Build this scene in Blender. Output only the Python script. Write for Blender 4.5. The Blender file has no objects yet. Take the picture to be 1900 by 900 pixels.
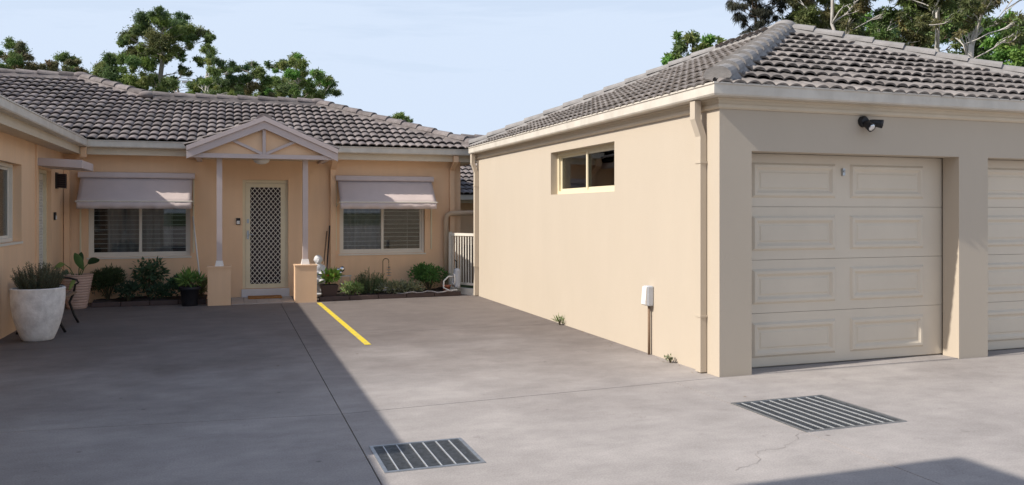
import bpy, bmesh, math, random
from mathutils import Vector, Matrix
random.seed(7)
R = math.radians
SC = bpy.context.scene
COL = SC.collection

# ------------------------------------------------------------------ camera
TH = R(19.08)
F_PX, CX, HY, EYE = 1515.0, 950.0, 393.0, 1.5
cam_d = bpy.data.cameras.new('camera')
cam = bpy.data.objects.new('camera', cam_d); COL.objects.link(cam)
cam.location = (0, 0, EYE)
cam.rotation_euler = (R(90), 0, -TH)
cam_d.sensor_width = 36.0
cam_d.lens = 36.0 * F_PX / 1900.0
cam_d.shift_y = -(450 - HY) / 1900.0
cam_d.clip_start = 0.05; cam_d.clip_end = 3000
SC.camera = cam

# ------------------------------------------------------------------ light
SUN = Vector((1.0, 0.10, -0.83)).normalized()          # direction the light travels
elev = math.asin(-SUN.z); azim = math.atan2(-SUN.x, -SUN.y)
w = bpy.data.worlds.new('World'); SC.world = w; w.use_nodes = True
nt = w.node_tree; nt.nodes.clear()
out = nt.nodes.new('ShaderNodeOutputWorld'); bg = nt.nodes.new('ShaderNodeBackground')
sky = nt.nodes.new('ShaderNodeTexSky'); sky.sky_type = 'NISHITA'; sky.sun_disc = False
sky.sun_elevation = elev; sky.sun_rotation = azim
sky.air_density = 1.0; sky.dust_density = 1.6; sky.ozone_density = 1.5
tc = nt.nodes.new('ShaderNodeTexCoord')
mp = nt.nodes.new('ShaderNodeMapping'); mp.inputs['Scale'].default_value = (1.0, 1.0, 6.0)
cn = nt.nodes.new('ShaderNodeTexNoise'); cn.inputs['Scale'].default_value = 1.5; cn.inputs['Detail'].default_value = 8; cn.inputs['Roughness'].default_value = .62; cn.inputs['Distortion'].default_value = .5
cr = nt.nodes.new('ShaderNodeMapRange'); cr.inputs['From Min'].default_value = .45; cr.inputs['From Max'].default_value = .75
cr.inputs['To Min'].default_value = .0; cr.inputs['To Max'].default_value = .55
sx = nt.nodes.new('ShaderNodeSeparateXYZ')
hz = nt.nodes.new('ShaderNodeMapRange'); hz.interpolation_type = 'SMOOTHERSTEP'; hz.inputs['From Min'].default_value = .12; hz.inputs['From Max'].default_value = .72
hz.inputs['To Min'].default_value = 1.0; hz.inputs['To Max'].default_value = .14
cm = nt.nodes.new('ShaderNodeMath'); cm.operation = 'MULTIPLY'
base_h = nt.nodes.new('ShaderNodeMath'); base_h.operation = 'MULTIPLY_ADD'; base_h.inputs[1].default_value = .93; base_h.use_clamp = True
mx = nt.nodes.new('ShaderNodeMixRGB'); mx.inputs['Color2'].default_value = (4.65, 5.4, 6.55, 1)
bg.inputs['Strength'].default_value = 0.15
L = nt.links.new
L(tc.outputs['Generated'], mp.inputs['Vector']); L(mp.outputs['Vector'], cn.inputs['Vector'])
L(tc.outputs['Generated'], sx.inputs[0]); L(sx.outputs['Z'], hz.inputs['Value'])
L(cn.outputs['Fac'], cr.inputs['Value']); L(cr.outputs['Result'], cm.inputs[0]); L(hz.outputs['Result'], cm.inputs[1])
L(hz.outputs['Result'], base_h.inputs[0]); L(cm.outputs[0], base_h.inputs[2]); L(base_h.outputs[0], mx.inputs['Fac'])
L(sky.outputs['Color'], mx.inputs['Color1']); L(mx.outputs['Color'], bg.inputs['Color']); L(bg.outputs['Background'], out.inputs['Surface'])
sd = bpy.data.lights.new('sun', 'SUN'); sd.energy = 5.0; sd.angle = R(0.53); sd.color = (1.0, .935, .845)
so = bpy.data.objects.new('sun', sd); COL.objects.link(so)
so.rotation_euler = SUN.to_track_quat('-Z', 'Y').to_euler(); so.location = (-20, -5, 25)
vs = SC.view_settings
vs.view_transform = 'Standard'; vs.look = 'None'; vs.gamma = 1; vs.exposure = 0.0; vs.use_curve_mapping = False

# ------------------------------------------------------------------ materials
MATS = {}
def mat(name, col, rough=.75, metal=0., var=.12, scale=6., bump=.0, bscale=80., objvar=0., stain=None, stain_scale=.6, spec=.3, stretch=None, attr=False, bdist=.01):
    if name in MATS: return MATS[name]
    m = bpy.data.materials.new(name); m.use_nodes = True
    n = m.node_tree.nodes; l = m.node_tree.links.new
    b = n['Principled BSDF']; b.inputs['Roughness'].default_value = rough; b.inputs['Metallic'].default_value = metal
    b.inputs['Specular IOR Level'].default_value = spec
    g = n.new('ShaderNodeNewGeometry'); src = g.outputs['Position']
    if stretch:
        mpn = n.new('ShaderNodeMapping'); mpn.inputs['Scale'].default_value = stretch; l(src, mpn.inputs['Vector']); src = mpn.outputs['Vector']
    no = n.new('ShaderNodeTexNoise'); no.inputs['Scale'].default_value = scale; no.inputs['Detail'].default_value = 6; no.inputs['Roughness'].default_value = .6
    l(src, no.inputs['Vector'])
    mr = n.new('ShaderNodeMapRange'); mr.inputs['From Min'].default_value = .28; mr.inputs['From Max'].default_value = .72
    mr.inputs['To Min'].default_value = 1 - var; mr.inputs['To Max'].default_value = 1 + var
    l(no.outputs['Fac'], mr.inputs['Value'])
    mul = n.new('ShaderNodeVectorMath'); mul.operation = 'SCALE'
    if attr:
        at = n.new('ShaderNodeAttribute'); at.attribute_name = 'tint'
        l(at.outputs['Color'], mul.inputs[0])
    else:
        rgb = n.new('ShaderNodeRGB'); rgb.outputs[0].default_value = (*col, 1)
        l(rgb.outputs[0], mul.inputs[0])
    l(mr.outputs['Result'], mul.inputs['Scale'])
    last = mul.outputs[0]
    if objvar:
        oi = n.new('ShaderNodeObjectInfo'); m2 = n.new('ShaderNodeMapRange')
        m2.inputs['To Min'].default_value = 1 - objvar; m2.inputs['To Max'].default_value = 1 + objvar
        l(oi.outputs['Random'], m2.inputs['Value'])
        s2 = n.new('ShaderNodeVectorMath'); s2.operation = 'SCALE'; l(last, s2.inputs[0]); l(m2.outputs['Result'], s2.inputs['Scale']); last = s2.outputs[0]
    if stain:
        n2 = n.new('ShaderNodeTexNoise'); n2.inputs['Scale'].default_value = stain_scale; n2.inputs['Detail'].default_value = 5; n2.inputs['Roughness'].default_value = .65; n2.inputs['Distortion'].default_value = .4
        l(g.outputs['Position'], n2.inputs['Vector'])
        m3 = n.new('ShaderNodeMapRange'); m3.inputs['From Min'].default_value = .42; m3.inputs['From Max'].default_value = .72; m3.inputs['To Max'].default_value = stain[3]
        l(n2.outputs['Fac'], m3.inputs['Value'])
        mm = n.new('ShaderNodeMixRGB'); l(m3.outputs['Result'], mm.inputs['Fac']); l(last, mm.inputs['Color1']); mm.inputs['Color2'].default_value = (*stain[:3], 1)
        last = mm.outputs['Color']
    l(last, b.inputs['Base Color'])
    if bump:
        n3 = n.new('ShaderNodeTexNoise'); n3.inputs['Scale'].default_value = bscale; n3.inputs['Detail'].default_value = 5; l(g.outputs['Position'], n3.inputs['Vector'])
        bp = n.new('ShaderNodeBump'); bp.inputs['Strength'].default_value = bump; bp.inputs['Distance'].default_value = bdist
        l(n3.outputs['Fac'], bp.inputs['Height']); l(bp.outputs['Normal'], b.inputs['Normal'])
    MATS[name] = m; return m

mat('tan', (.83, .57, .365), .9, var=.05, scale=1.6, bump=.2, bscale=70, stretch=(3, 3, .3), stain=(.72, .48, .30, .4), stain_scale=.8)
mat('cream', (.535, .462, .37), .9, var=.02, scale=1.6, bump=.13, bscale=75, stretch=(1.6, 1.6, .5), stain=(.50, .43, .335, .35), stain_scale=.7)
mat('trim', (.64, .55, .42), .5, var=.05, scale=3)
mat('trim_white', (.74, .69, .60), .5, var=.05, scale=3)
mat('gutter', (.66, .61, .53), .4, var=.10, scale=5, stretch=(1, 1, .3), stain=(.40, .35, .28, .35), stain_scale=3)
mat('mauve', (.58, .49, .465), .55, var=.06, scale=3)
mat('canvas', (.60, .505, .475), .9, var=.05, scale=4, bump=.15, bscale=300)
mat('yellow_cream', (.74, .66, .47), .45, var=.04)
mat('gdoor', (.69, .605, .485), .5, var=.04, scale=2)
mat('tile_h', (.18, .153, .147), .85, var=.32, scale=11, objvar=.30, bump=.4, bscale=90, stain=(.30, .27, .25, .6), stain_scale=3.1)
mat('tile_g', (.205, .182, .168), .85, var=.32, scale=11, objvar=.26, bump=.4, bscale=90, stain=(.34, .315, .295, .5), stain_scale=3.0)
mat('mortar', (.285, .27, .26), .9, var=.2, scale=8, bump=.4, bscale=60)
mat('deck', (.05, .045, .04), .95)
mat('concrete', (.405, .372, .352), .85, var=.09, scale=1.3, bump=.25, bscale=160, stain=(.27, .245, .235, .6), stain_scale=.38, bdist=.004)
def concrete_detail():
    m = MATS['concrete']; n = m.node_tree.nodes; l = m.node_tree.links.new; b = n['Principled BSDF']
    src = b.inputs['Base Color'].links[0].from_socket
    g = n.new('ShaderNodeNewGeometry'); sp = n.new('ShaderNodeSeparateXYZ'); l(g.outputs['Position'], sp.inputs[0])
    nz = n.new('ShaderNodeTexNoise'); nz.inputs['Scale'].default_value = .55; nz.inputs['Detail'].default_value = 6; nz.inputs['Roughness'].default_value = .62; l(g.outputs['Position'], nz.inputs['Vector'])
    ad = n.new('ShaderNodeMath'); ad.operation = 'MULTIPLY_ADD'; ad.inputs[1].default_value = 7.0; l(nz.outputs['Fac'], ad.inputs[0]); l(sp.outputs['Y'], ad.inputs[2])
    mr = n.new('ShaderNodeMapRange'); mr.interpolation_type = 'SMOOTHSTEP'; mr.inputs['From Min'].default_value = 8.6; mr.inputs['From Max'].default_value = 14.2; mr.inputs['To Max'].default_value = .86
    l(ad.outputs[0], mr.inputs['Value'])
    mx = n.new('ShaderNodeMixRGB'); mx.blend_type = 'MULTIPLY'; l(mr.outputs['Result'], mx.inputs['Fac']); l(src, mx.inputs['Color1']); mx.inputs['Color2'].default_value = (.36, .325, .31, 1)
    # fine streaks of the trowel and tyre dust
    mp = n.new('ShaderNodeMapping'); mp.inputs['Scale'].default_value = (1.5, 2.4, 1); l(g.outputs['Position'], mp.inputs['Vector'])
    n2 = n.new('ShaderNodeTexNoise'); n2.inputs['Scale'].default_value = 1.7; n2.inputs['Detail'].default_value = 8; n2.inputs['Roughness'].default_value = .7; l(mp.outputs['Vector'], n2.inputs['Vector'])
    m2 = n.new('ShaderNodeMapRange'); m2.inputs['From Min'].default_value = .3; m2.inputs['From Max'].default_value = .7; m2.inputs['To Min'].default_value = .83; m2.inputs['To Max'].default_value = 1.1; l(n2.outputs['Fac'], m2.inputs['Value'])
    n3 = n.new('ShaderNodeTexNoise'); n3.inputs['Scale'].default_value = 90; n3.inputs['Detail'].default_value = 3; l(g.outputs['Position'], n3.inputs['Vector'])
    m3 = n.new('ShaderNodeMapRange'); m3.inputs['From Min'].default_value = .3; m3.inputs['From Max'].default_value = .7; m3.inputs['To Min'].default_value = .86; m3.inputs['To Max'].default_value = 1.12; l(n3.outputs['Fac'], m3.inputs['Value'])
    mm = n.new('ShaderNodeMath'); mm.operation = 'MULTIPLY'; l(m2.outputs['Result'], mm.inputs[0]); l(m3.outputs['Result'], mm.inputs[1])
    n5 = n.new('ShaderNodeTexNoise'); n5.inputs['Scale'].default_value = 3.6; n5.inputs['Detail'].default_value = 9; n5.inputs['Roughness'].default_value = .75; l(g.outputs['Position'], n5.inputs['Vector'])
    m5 = n.new('ShaderNodeMapRange'); m5.inputs['From Min'].default_value = .60; m5.inputs['From Max'].default_value = .74; m5.inputs['To Max'].default_value = .5; l(n5.outputs['Fac'], m5.inputs['Value'])
    x5 = n.new('ShaderNodeMixRGB'); l(m5.outputs['Result'], x5.inputs['Fac']); l(mx.outputs['Color'], x5.inputs['Color1']); x5.inputs['Color2'].default_value = (.15, .13, .12, 1)
    v5 = n.new('ShaderNodeTexVoronoi'); v5.inputs['Scale'].default_value = 2.2; v5.inputs['Randomness'].default_value = 1; l(g.outputs['Position'], v5.inputs['Vector'])
    m6 = n.new('ShaderNodeMapRange'); m6.inputs['From Min'].default_value = .05; m6.inputs['From Max'].default_value = .02; m6.inputs['To Max'].default_value = .55; l(v5.outputs['Distance'], m6.inputs['Value'])
    x6 = n.new('ShaderNodeMixRGB'); l(m6.outputs['Result'], x6.inputs['Fac']); l(x5.outputs['Color'], x6.inputs['Color1']); x6.inputs['Color2'].default_value = (.10, .09, .085, 1)
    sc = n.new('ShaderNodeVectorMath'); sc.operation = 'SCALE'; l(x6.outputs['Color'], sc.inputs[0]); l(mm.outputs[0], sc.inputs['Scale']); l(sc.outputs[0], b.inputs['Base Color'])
concrete_detail()
mat('joint', (.06, .055, .05), .95)
mat('soil', (.045, .035, .03), .95, var=.4, scale=20, bump=.8, bscale=40)
mat('grass_far', (.07, .10, .035), .95, var=.3, scale=.5)
mat('steel', (.42, .44, .46), .38, .85, var=.2, scale=20)
mat('steel_dark', (.24, .25, .26), .5, .6, var=.3, scale=30)
mat('steel_light', (.62, .64, .66), .4, .5, var=.12, scale=20)
mat('pit', (.10, .10, .10), .9, var=.5, scale=14)
mat('yellow', (.80, .60, .02), .7, var=.12, scale=14, stain=(.42, .36, .22, .75), stain_scale=13)
mat('white', (.78, .77, .75), .5, var=.05)
mat('plastic_grey', (.52, .55, .60), .45, var=.05)
mat('black', (.018, .018, .02), .45, var=.1)
mat('dark_room', (.10, .085, .075), .9)
mat('curtain', (.50, .46, .45), .9, var=.06, scale=5)
mat('blind', (.80, .78, .75), .6, var=.03)
mat('mesh_dark', (.035, .028, .03), .8)
mat('pot_white', (.86, .82, .78), .8, var=.14, scale=10, bump=.4, bscale=60, stain=(.45, .40, .37, .5), stain_scale=7)
mat('pot_pink', (.55, .38, .31), .7, var=.06, scale=10)
mat('pot_black', (.02, .02, .025), .5, var=.2)
mat('pot_brown', (.075, .05, .045), .6, var=.15)
mat('iron', (.03, .028, .026), .5, .4, var=.2)
mat('timber', (.22, .15, .10), .8, var=.25, scale=14, stretch=(6, .6, 6))
mat('coir', (.35, .17, .06), .95, var=.3, scale=40, bump=.6, bscale=200)
mat('porch_tile', (.42, .38, .35), .6, var=.08, scale=5, objvar=.06)
mat('step_tile', (.66, .64, .64), .5, var=.05)
mat('pvc', (.60, .45, .31), .5, var=.05)
mat('bark_white', (.56, .53, .49), .85, var=.22, scale=3, stretch=(1, 1, .35), stain=(.28, .22, .18, .6), stain_scale=1.2)
mat('bark_dark', (.12, .085, .06), .9, var=.3, scale=5, stretch=(1, 1, .3))
mat('bark_grey', (.30, .26, .22), .9, var=.3, scale=3, stretch=(1, 1, .3))
mat('stem', (.10, .085, .05), .9)
mat('leaf', (.1, .1, .1), .55, var=.15, scale=2, attr=True, spec=.35)
mat('red', (.60, .04, .03), .6)
mat('terracotta', (.42, .15, .09), .7)
mat('statue', (.62, .62, .63), .6, var=.08, scale=20)
mat('chrome', (.75, .77, .8), .12, 1.0, var=.02)
mat('hose', (.42, .40, .40), .5)
def glass_mat():
    m = bpy.data.materials.new('glass'); m.use_nodes = True; n = m.node_tree.nodes; l = m.node_tree.links.new
    n.clear(); o = n.new('ShaderNodeOutputMaterial'); t = n.new('ShaderNodeBsdfTransparent'); t.inputs[0].default_value = (.80, .83, .83, 1)
    gl = n.new('ShaderNodeBsdfGlossy'); gl.inputs['Roughness'].default_value = .01; fr = n.new('ShaderNodeFresnel'); fr.inputs['IOR'].default_value = 1.6
    mr = n.new('ShaderNodeMath'); mr.operation = 'MULTIPLY_ADD'; mr.inputs[1].default_value = .85; mr.inputs[2].default_value = .0
    mxx = n.new('ShaderNodeMixShader'); l(fr.outputs[0], mr.inputs[0]); l(mr.outputs[0], mxx.inputs[0]); l(t.outputs[0], mxx.inputs[1]); l(gl.outputs[0], mxx.inputs[2]); l(mxx.outputs[0], o.inputs[0])
    MATS['glass'] = m
glass_mat()

lm = MATS['leaf'].node_tree; pb = lm.nodes['Principled BSDF']; tb_ = lm.nodes.new('ShaderNodeBsdfTranslucent'); ms_ = lm.nodes.new('ShaderNodeMixShader'); ms_.inputs[0].default_value = .35
lm.links.new(pb.inputs['Base Color'].links[0].from_socket, tb_.inputs['Color']); om_ = lm.nodes['Material Output']
lm.links.new(pb.outputs[0], ms_.inputs[1]); lm.links.new(tb_.outputs[0], ms_.inputs[2]); lm.links.new(ms_.outputs[0], om_.inputs['Surface'])
# ------------------------------------------------------------------ builders
WL = {}
def tag(o, label, cat=None, group=None, kind=None):
    if label: o['label'] = label
    if cat: o['category'] = cat
    if group: o['group'] = group
    if kind: o['kind'] = kind
    return o
def attach(o, parent):
    if parent is not None:
        o.parent = parent
        o.matrix_parent_inverse = Matrix.Translation(-WL.get(parent.name, Vector((0, 0, 0))))
def thing(name, loc, label, cat, group=None):
    o = bpy.data.objects.new(name, None); o.empty_display_size = .2
    COL.objects.link(o); o.location = loc; WL[o.name] = Vector(loc)
    return tag(o, label, cat, group)

class MB:
    def __init__(s): s.v = []; s.f = []
    def quad(s, a, b, c, d): i = len(s.v); s.v += [a, b, c, d]; s.f.append((i, i+1, i+2, i+3)); return s
    def tri(s, a, b, c): i = len(s.v); s.v += [a, b, c]; s.f.append((i, i+1, i+2)); return s
    def hexa(s, p):
        i = len(s.v); s.v += list(p)
        for q in ((0,3,2,1),(4,5,6,7),(0,1,5,4),(1,2,6,5),(2,3,7,6),(3,0,4,7)): s.f.append(tuple(i+k for k in q))
        return s
    def box(s, x0, x1, y0, y1, z0, z1):
        return s.hexa([(x0,y0,z0),(x1,y0,z0),(x1,y1,z0),(x0,y1,z0),(x0,y0,z1),(x1,y0,z1),(x1,y1,z1),(x0,y1,z1)])
    def frustum(s, cx, cy, z0, z1, w0, d0, w1, d1):
        return s.hexa([(cx-w0/2,cy-d0/2,z0),(cx+w0/2,cy-d0/2,z0),(cx+w0/2,cy+d0/2,z0),(cx-w0/2,cy+d0/2,z0),(cx-w1/2,cy-d1/2,z1),(cx+w1/2,cy-d1/2,z1),(cx+w1/2,cy+d1/2,z1),(cx-w1/2,cy+d1/2,z1)])
    def prism(s, poly, fn, t0, t1):
        n = len(poly); i = len(s.v)
        s.v += [fn(a, b, t0) for a, b in poly] + [fn(a, b, t1) for a, b in poly]
        s.f.append(tuple(range(i, i+n))); s.f.append(tuple(range(i+2*n-1, i+n-1, -1)))
        for k in range(n): s.f.append((i+k, i+(k+1) % n, i+n+(k+1) % n, i+n+k))
        return s
    def tube(s, pts, rad, n=6, cap=True):
        pts = [Vector(p) for p in pts]; m = len(pts)
        rs = rad if isinstance(rad, (list, tuple)) else [rad]*m
        i = len(s.v); ref = None
        for k, p in enumerate(pts):
            t = (pts[min(k+1, m-1)] - pts[max(k-1, 0)]).normalized()
            if ref is None: ref = Vector((0, 0, 1)) if abs(t.z) < .9 else Vector((1, 0, 0))
            a = (ref - t*ref.dot(t)).normalized(); ref = a; b = t.cross(a)
            for q in range(n):
                an = 2*math.pi*q/n; s.v.append(p + (a*math.cos(an) + b*math.sin(an))*rs[k])
        for k in range(m-1):
            for q in range(n):
                s.f.append((i+k*n+q, i+k*n+(q+1) % n, i+(k+1)*n+(q+1) % n, i+(k+1)*n+q))
        if cap:
            s.f.append(tuple(i+q for q in range(n-1, -1, -1))); s.f.append(tuple(i+(m-1)*n+q for q in range(n)))
        return s
    def lathe(s, prof, c, n=28):
        i = len(s.v); m = len(prof)
        for r, z in prof:
            for q in range(n):
                a = 2*math.pi*q/n; s.v.append((c[0]+r*math.cos(a), c[1]+r*math.sin(a), c[2]+z))
        for k in range(m-1):
            for q in range(n): s.f.append((i+k*n+q, i+k*n+(q+1) % n, i+(k+1)*n+(q+1) % n, i+(k+1)*n+q))
        s.f.append(tuple(i+q for q in range(n-1, -1, -1))); s.f.append(tuple(i+(m-1)*n+q for q in range(n)))
        return s
    def sphere(s, c, r, n=10, sc=(1, 1, 1)):
        prof = []
        i = len(s.v); m = n//2+1
        for k in range(m+1):
            ph = math.pi*k/m
            for q in range(n):
                a = 2*math.pi*q/n
                s.v.append((c[0]+r*sc[0]*math.sin(ph)*math.cos(a), c[1]+r*sc[1]*math.sin(ph)*math.sin(a), c[2]-r*sc[2]*math.cos(ph)))
        for k in range(m):
            for q in range(n): s.f.append((i+k*n+q, i+k*n+(q+1) % n, i+(k+1)*n+(q+1) % n, i+(k+1)*n+q))
        return s
    def sweep(s, prof, path, fn, closed=False, pre=None, post=None):
        """prof: (o,h) polygon; path: 2D points; o is offset to the right of travel; fn(a,b,h)->3D"""
        n = len(path); i0 = len(s.v); np_ = len(prof)
        P = [Vector(p) for p in path]
        for k in range(n):
            a = P[k-1] if (k > 0 or closed) else (Vector(pre) if pre else None)
            b = P[(k+1) % n] if (k < n-1 or closed) else (Vector(post) if post else None)
            d1 = (P[k]-a).normalized() if a is not None else None
            d2 = (b-P[k]).normalized() if b is not None else None
            if d1 is None: d1 = d2
            if d2 is None: d2 = d1
            n1 = Vector((d1.y, -d1.x)); n2 = Vector((d2.y, -d2.x))
            mm = (n1+n2); mm = mm/ (mm.dot(n1)) if mm.length > 1e-6 else n1
            for o, h in prof:
                q = P[k] + mm*o; s.v.append(fn(q.x, q.y, h))
        rng = n if closed else n-1
        for k in range(rng):
            k2 = (k+1) % n
            for q in range(np_):
                s.f.append((i0+k*np_+q, i0+k*np_+(q+1) % np_, i0+k2*np_+(q+1) % np_, i0+k2*np_+q))
        if not closed:
            s.f.append(tuple(i0+q for q in range(np_-1, -1, -1))); s.f.append(tuple(i0+(n-1)*np_+q for q in range(np_)))
        return s
    def build(s, name, m, parent=None, smooth=False, bevel=0, fix=True):
        me = bpy.data.meshes.new(name)
        v = [Vector(p) for p in s.v]
        lo = Vector([min(p[k] for p in v) for k in range(3)]); hi = Vector([max(p[k] for p in v) for k in range(3)])
        c = Vector(((lo.x+hi.x)/2, (lo.y+hi.y)/2, lo.z))
        me.from_pydata([p-c for p in v], [], s.f)
        if fix:
            bm = bmesh.new(); bm.from_mesh(me); bmesh.ops.remove_doubles(bm, verts=bm.verts, dist=1e-5)
            bmesh.ops.recalc_face_normals(bm, faces=bm.faces); bm.to_mesh(me); bm.free()
        me.materials.append(MATS[m])
        o = bpy.data.objects.new(name, me); COL.objects.link(o); o.location = c; WL[o.name] = c.copy()
        attach(o, parent)
        if smooth:
            for p in me.polygons: p.use_smooth = True
        if bevel:
            bv = o.modifiers.new('bevel', 'BEVEL'); bv.width = bevel; bv.segments = 2; bv.limit_method = 'ANGLE'
        return o
XYZ = lambda a, b, h: (a, b, h)

def wall(P, us, vs, holes, t):
    """P(u,v,w)->3D. grid wall with rectangular holes, thickness t"""
    us = sorted(set(us + [h[0] for h in holes] + [h[1] for h in holes])); vs = sorted(set(vs + [h[2] for h in holes] + [h[3] for h in holes]))
    def solid(i, j):
        if i < 0 or j < 0 or i >= len(us)-1 or j >= len(vs)-1: return False
        cu, cv = (us[i]+us[i+1])/2, (vs[j]+vs[j+1])/2
        return not any(h[0] < cu < h[1] and h[2] < cv < h[3] for h in holes)
    m = MB()
    for i in range(len(us)-1):
        for j in range(len(vs)-1):
            if not solid(i, j): continue
            a, b, c, d = us[i], us[i+1], vs[j], vs[j+1]
            m.quad(P(a,c,0), P(b,c,0), P(b,d,0), P(a,d,0)); m.quad(P(a,c,t), P(a,d,t), P(b,d,t), P(b,c,t))
            if not solid(i-1, j): m.quad(P(a,c,0), P(a,d,0), P(a,d,t), P(a,c,t))
            if not solid(i+1, j): m.quad(P(b,c,0), P(b,c,t), P(b,d,t), P(b,d,0))
            if not solid(i, j-1): m.quad(P(a,c,0), P(a,c,t), P(b,c,t), P(b,c,0))
            if not solid(i, j+1): m.quad(P(a,d,0), P(b,d,0), P(b,d,t), P(a,d,t))
    return m

# ---- roof tiles
TW, TL = .30, .30
def tile_mesh(m):
    n = 12; top0 = []; top1 = []; low = []
    for k in range(n+1):
        u = TW*k/n; z = .031*abs(math.sin(math.pi*u/(TW/2)))**.7
        top0.append((u, -.035, z+.046)); top1.append((u, .315, z)); low.append((u, -.033, z+.028))
    me = bpy.data.meshes.new('roof_tile')
    v = top0+top1+low; f = []
    for k in range(n): f.append((k, k+1, n+1+k+1, n+1+k)); f.append((2*(n+1)+k, 2*(n+1)+k+1, k+1, k))
    me.from_pydata(v, [], f); me.materials.append(MATS[m]); return me
TM = {}
def tile_plane(parent, O, U, V, nu, nv, clips, m, counter, limit=300, skip=None, rng=random.Random(3)):
    O, U, V = Vector(O), Vector(U), Vector(V); N = U.cross(V)
    if m not in TM: TM[m] = tile_mesh(m)
    base = TM[m]; bulk = MB()
    M = Matrix.Identity(4)
    for k, a in enumerate((U, V, N)):
        for r in range(3): M[r][k] = a[r]
    for j in range(nv):
        cl = clips(j)
        for i in range(nu):
            u0, v0 = i*TW, j*TL
            if skip and skip(O + U*(u0+TW/2) + V*(v0+TL/2)): continue
            val = [[a*u+b*v+c for (a, b, c) in cl] for u in (u0, u0+TW) for v in (v0-.03, v0+.31)]
            if any(all(row[k] <= 0.01 for row in val) for k in range(len(cl))): continue
            full = all(x >= -1e-4 for row in val for x in row)
            loc = O + U*u0 + V*v0 + N*(rng.uniform(-.005, .005))
            Mt = Matrix.Translation(loc) @ M @ Matrix.Rotation(rng.uniform(-.014, .014), 4, 'Z') @ Matrix.Rotation(rng.uniform(-.012, .012), 4, 'X')
            me = base
            if not full:
                bm = bmesh.new(); bm.from_mesh(base)
                for (a, b, c) in cl:
                    nn = Vector((a, b, 0)); cc = c + a*u0 + b*v0
                    co = nn*(-cc/nn.length_squared)
                    bmesh.ops.bisect_plane(bm, geom=bm.verts[:]+bm.edges[:]+bm.faces[:], plane_co=co, plane_no=nn.normalized(), clear_inner=True)
                if len(bm.faces) < 4: bm.free(); continue
                me = bpy.data.meshes.new('roof_tile'); bm.to_mesh(me); bm.free(); me.materials.append(MATS[m])
            if counter[0] < limit:
                o = bpy.data.objects.new('roof_tile', me); COL.objects.link(o)
                o.matrix_basis = Mt; attach(o, parent); counter[0] += 1
            else:
                k0 = len(bulk.v); bulk.v += [Mt @ v.co for v in me.vertices]; bulk.f += [tuple(k0+q for q in p.vertices) for p in me.polygons]
    if bulk.v:
        o = bulk.build('roof_tiles', m, parent, fix=False); o['kind'] = 'stuff'
CM = {}
def cap_mesh(m):
    me = bpy.data.meshes.new('ridge_tile'); v = []; f = []; n = 8
    for (x, r, dz) in ((-.01, .128, .022), (.05, .125, .018), (.40, .112, 0)):
        for k in range(n+1):
            a = math.pi*k/n; v.append((x, -r*math.cos(a), r*.72*math.sin(a)+dz-.03))
    for k in range(n+1): a = math.pi*k/n; v.append((-.008, -.108*math.cos(a), .078*math.sin(a)-.03))
    for s in range(2):
        for k in range(n): f.append((s*(n+1)+k, s*(n+1)+k+1, (s+1)*(n+1)+k+1, (s+1)*(n+1)+k))
    for k in range(n): f.append((3*(n+1)+k, 3*(n+1)+k+1, k+1, k))
    f.append(tuple(3*(n+1)+k for k in range(n, -1, -1)))
    me.from_pydata(v, [], f); me.materials.append(MATS[m]); return me
def caps(parent, A, B, m, lift=.05, step=.365, bed=None):
    A, B = Vector(A), Vector(B); d = B-A
    if abs(d.z) > .3: A = A + d.normalized()*.10; d = B-A
    Ln = d.length; t = d.normalized()
    side = Vector((0, 0, 1)).cross(t).normalized(); up = t.cross(side)
    if m not in CM: CM[m] = cap_mesh(m)
    n = max(1, int(round(Ln/step))); st = Ln/n
    for k in range(n):
        o = bpy.data.objects.new('ridge_tile', CM[m]); COL.objects.link(o)
        Mx = Matrix.Identity(4)
        for c_, a in enumerate((t, side, up)):
            for r in range(3): Mx[r][c_] = a[r]
        o.matrix_basis = Matrix.Translation(A + t*(k*st) + up*lift + side*random.uniform(-.004, .004)) @ Mx @ Matrix.Scale(st/.365, 4, (1, 0, 0))
        attach(o, parent)
    mo = MB(); mo.prism([(-.15, -.05), (.15, -.05), (.105, .035), (-.105, .035)], lambda a, b, tt: A + t*tt + side*a + up*(b+lift-.045), 0, Ln)
    mo.build('mortar_bed', m, parent)

GUT = [(0, 0), (.105, 0), (.115, .015), (.115, .095), (.125, .10), (.125, .115), (.108, .115), (.108, .018), (.006, .008), (.006, .10), (0, .10)]   # o outward, h up

# ================================================================== SETTING
def grid_sheet(xs, ys, holes, z, depth=None):
    m = MB()
    def hole(cx, cy): return any(h[0] < cx < h[1] and h[2] < cy < h[3] for h in holes)
    for i in range(len(xs)-1):
        for j in range(len(ys)-1):
            if hole((xs[i]+xs[i+1])/2, (ys[j]+ys[j+1])/2): continue
            m.quad((xs[i], ys[j], z), (xs[i+1], ys[j], z), (xs[i+1], ys[j+1], z), (xs[i], ys[j+1], z))
    return m
g = grid_sheet([-900, 0, 6, 900], [-900, 4, 6, 1800], [(0, 6, 4, 6)], -.06).build('ground', 'grass_far'); g['kind'] = 'structure'
G1 = (.84, 1.445, 4.66, 5.22); G2 = (3.705, 4.575, 4.59, 5.48)
drv = grid_sheet([-40, .84, 1.445, 3.705, 4.575, 60], [-60, 4.59, 4.66, 5.22, 5.48, 15.05], [G1, G2], -.012).build('driveway', 'joint'); drv['kind'] = 'structure'
def jy(x):      # the slightly bent cross joint
    pts = [(-40, 6.50), (-2.56, 6.50), (.79, 6.14), (4.2, 6.37), (60, 6.37)]
    for a, b in zip(pts, pts[1:]):
        if a[0] <= x <= b[0]: return a[1] + (b[1]-a[1])*(x-a[0])/(b[0]-a[0])
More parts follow.
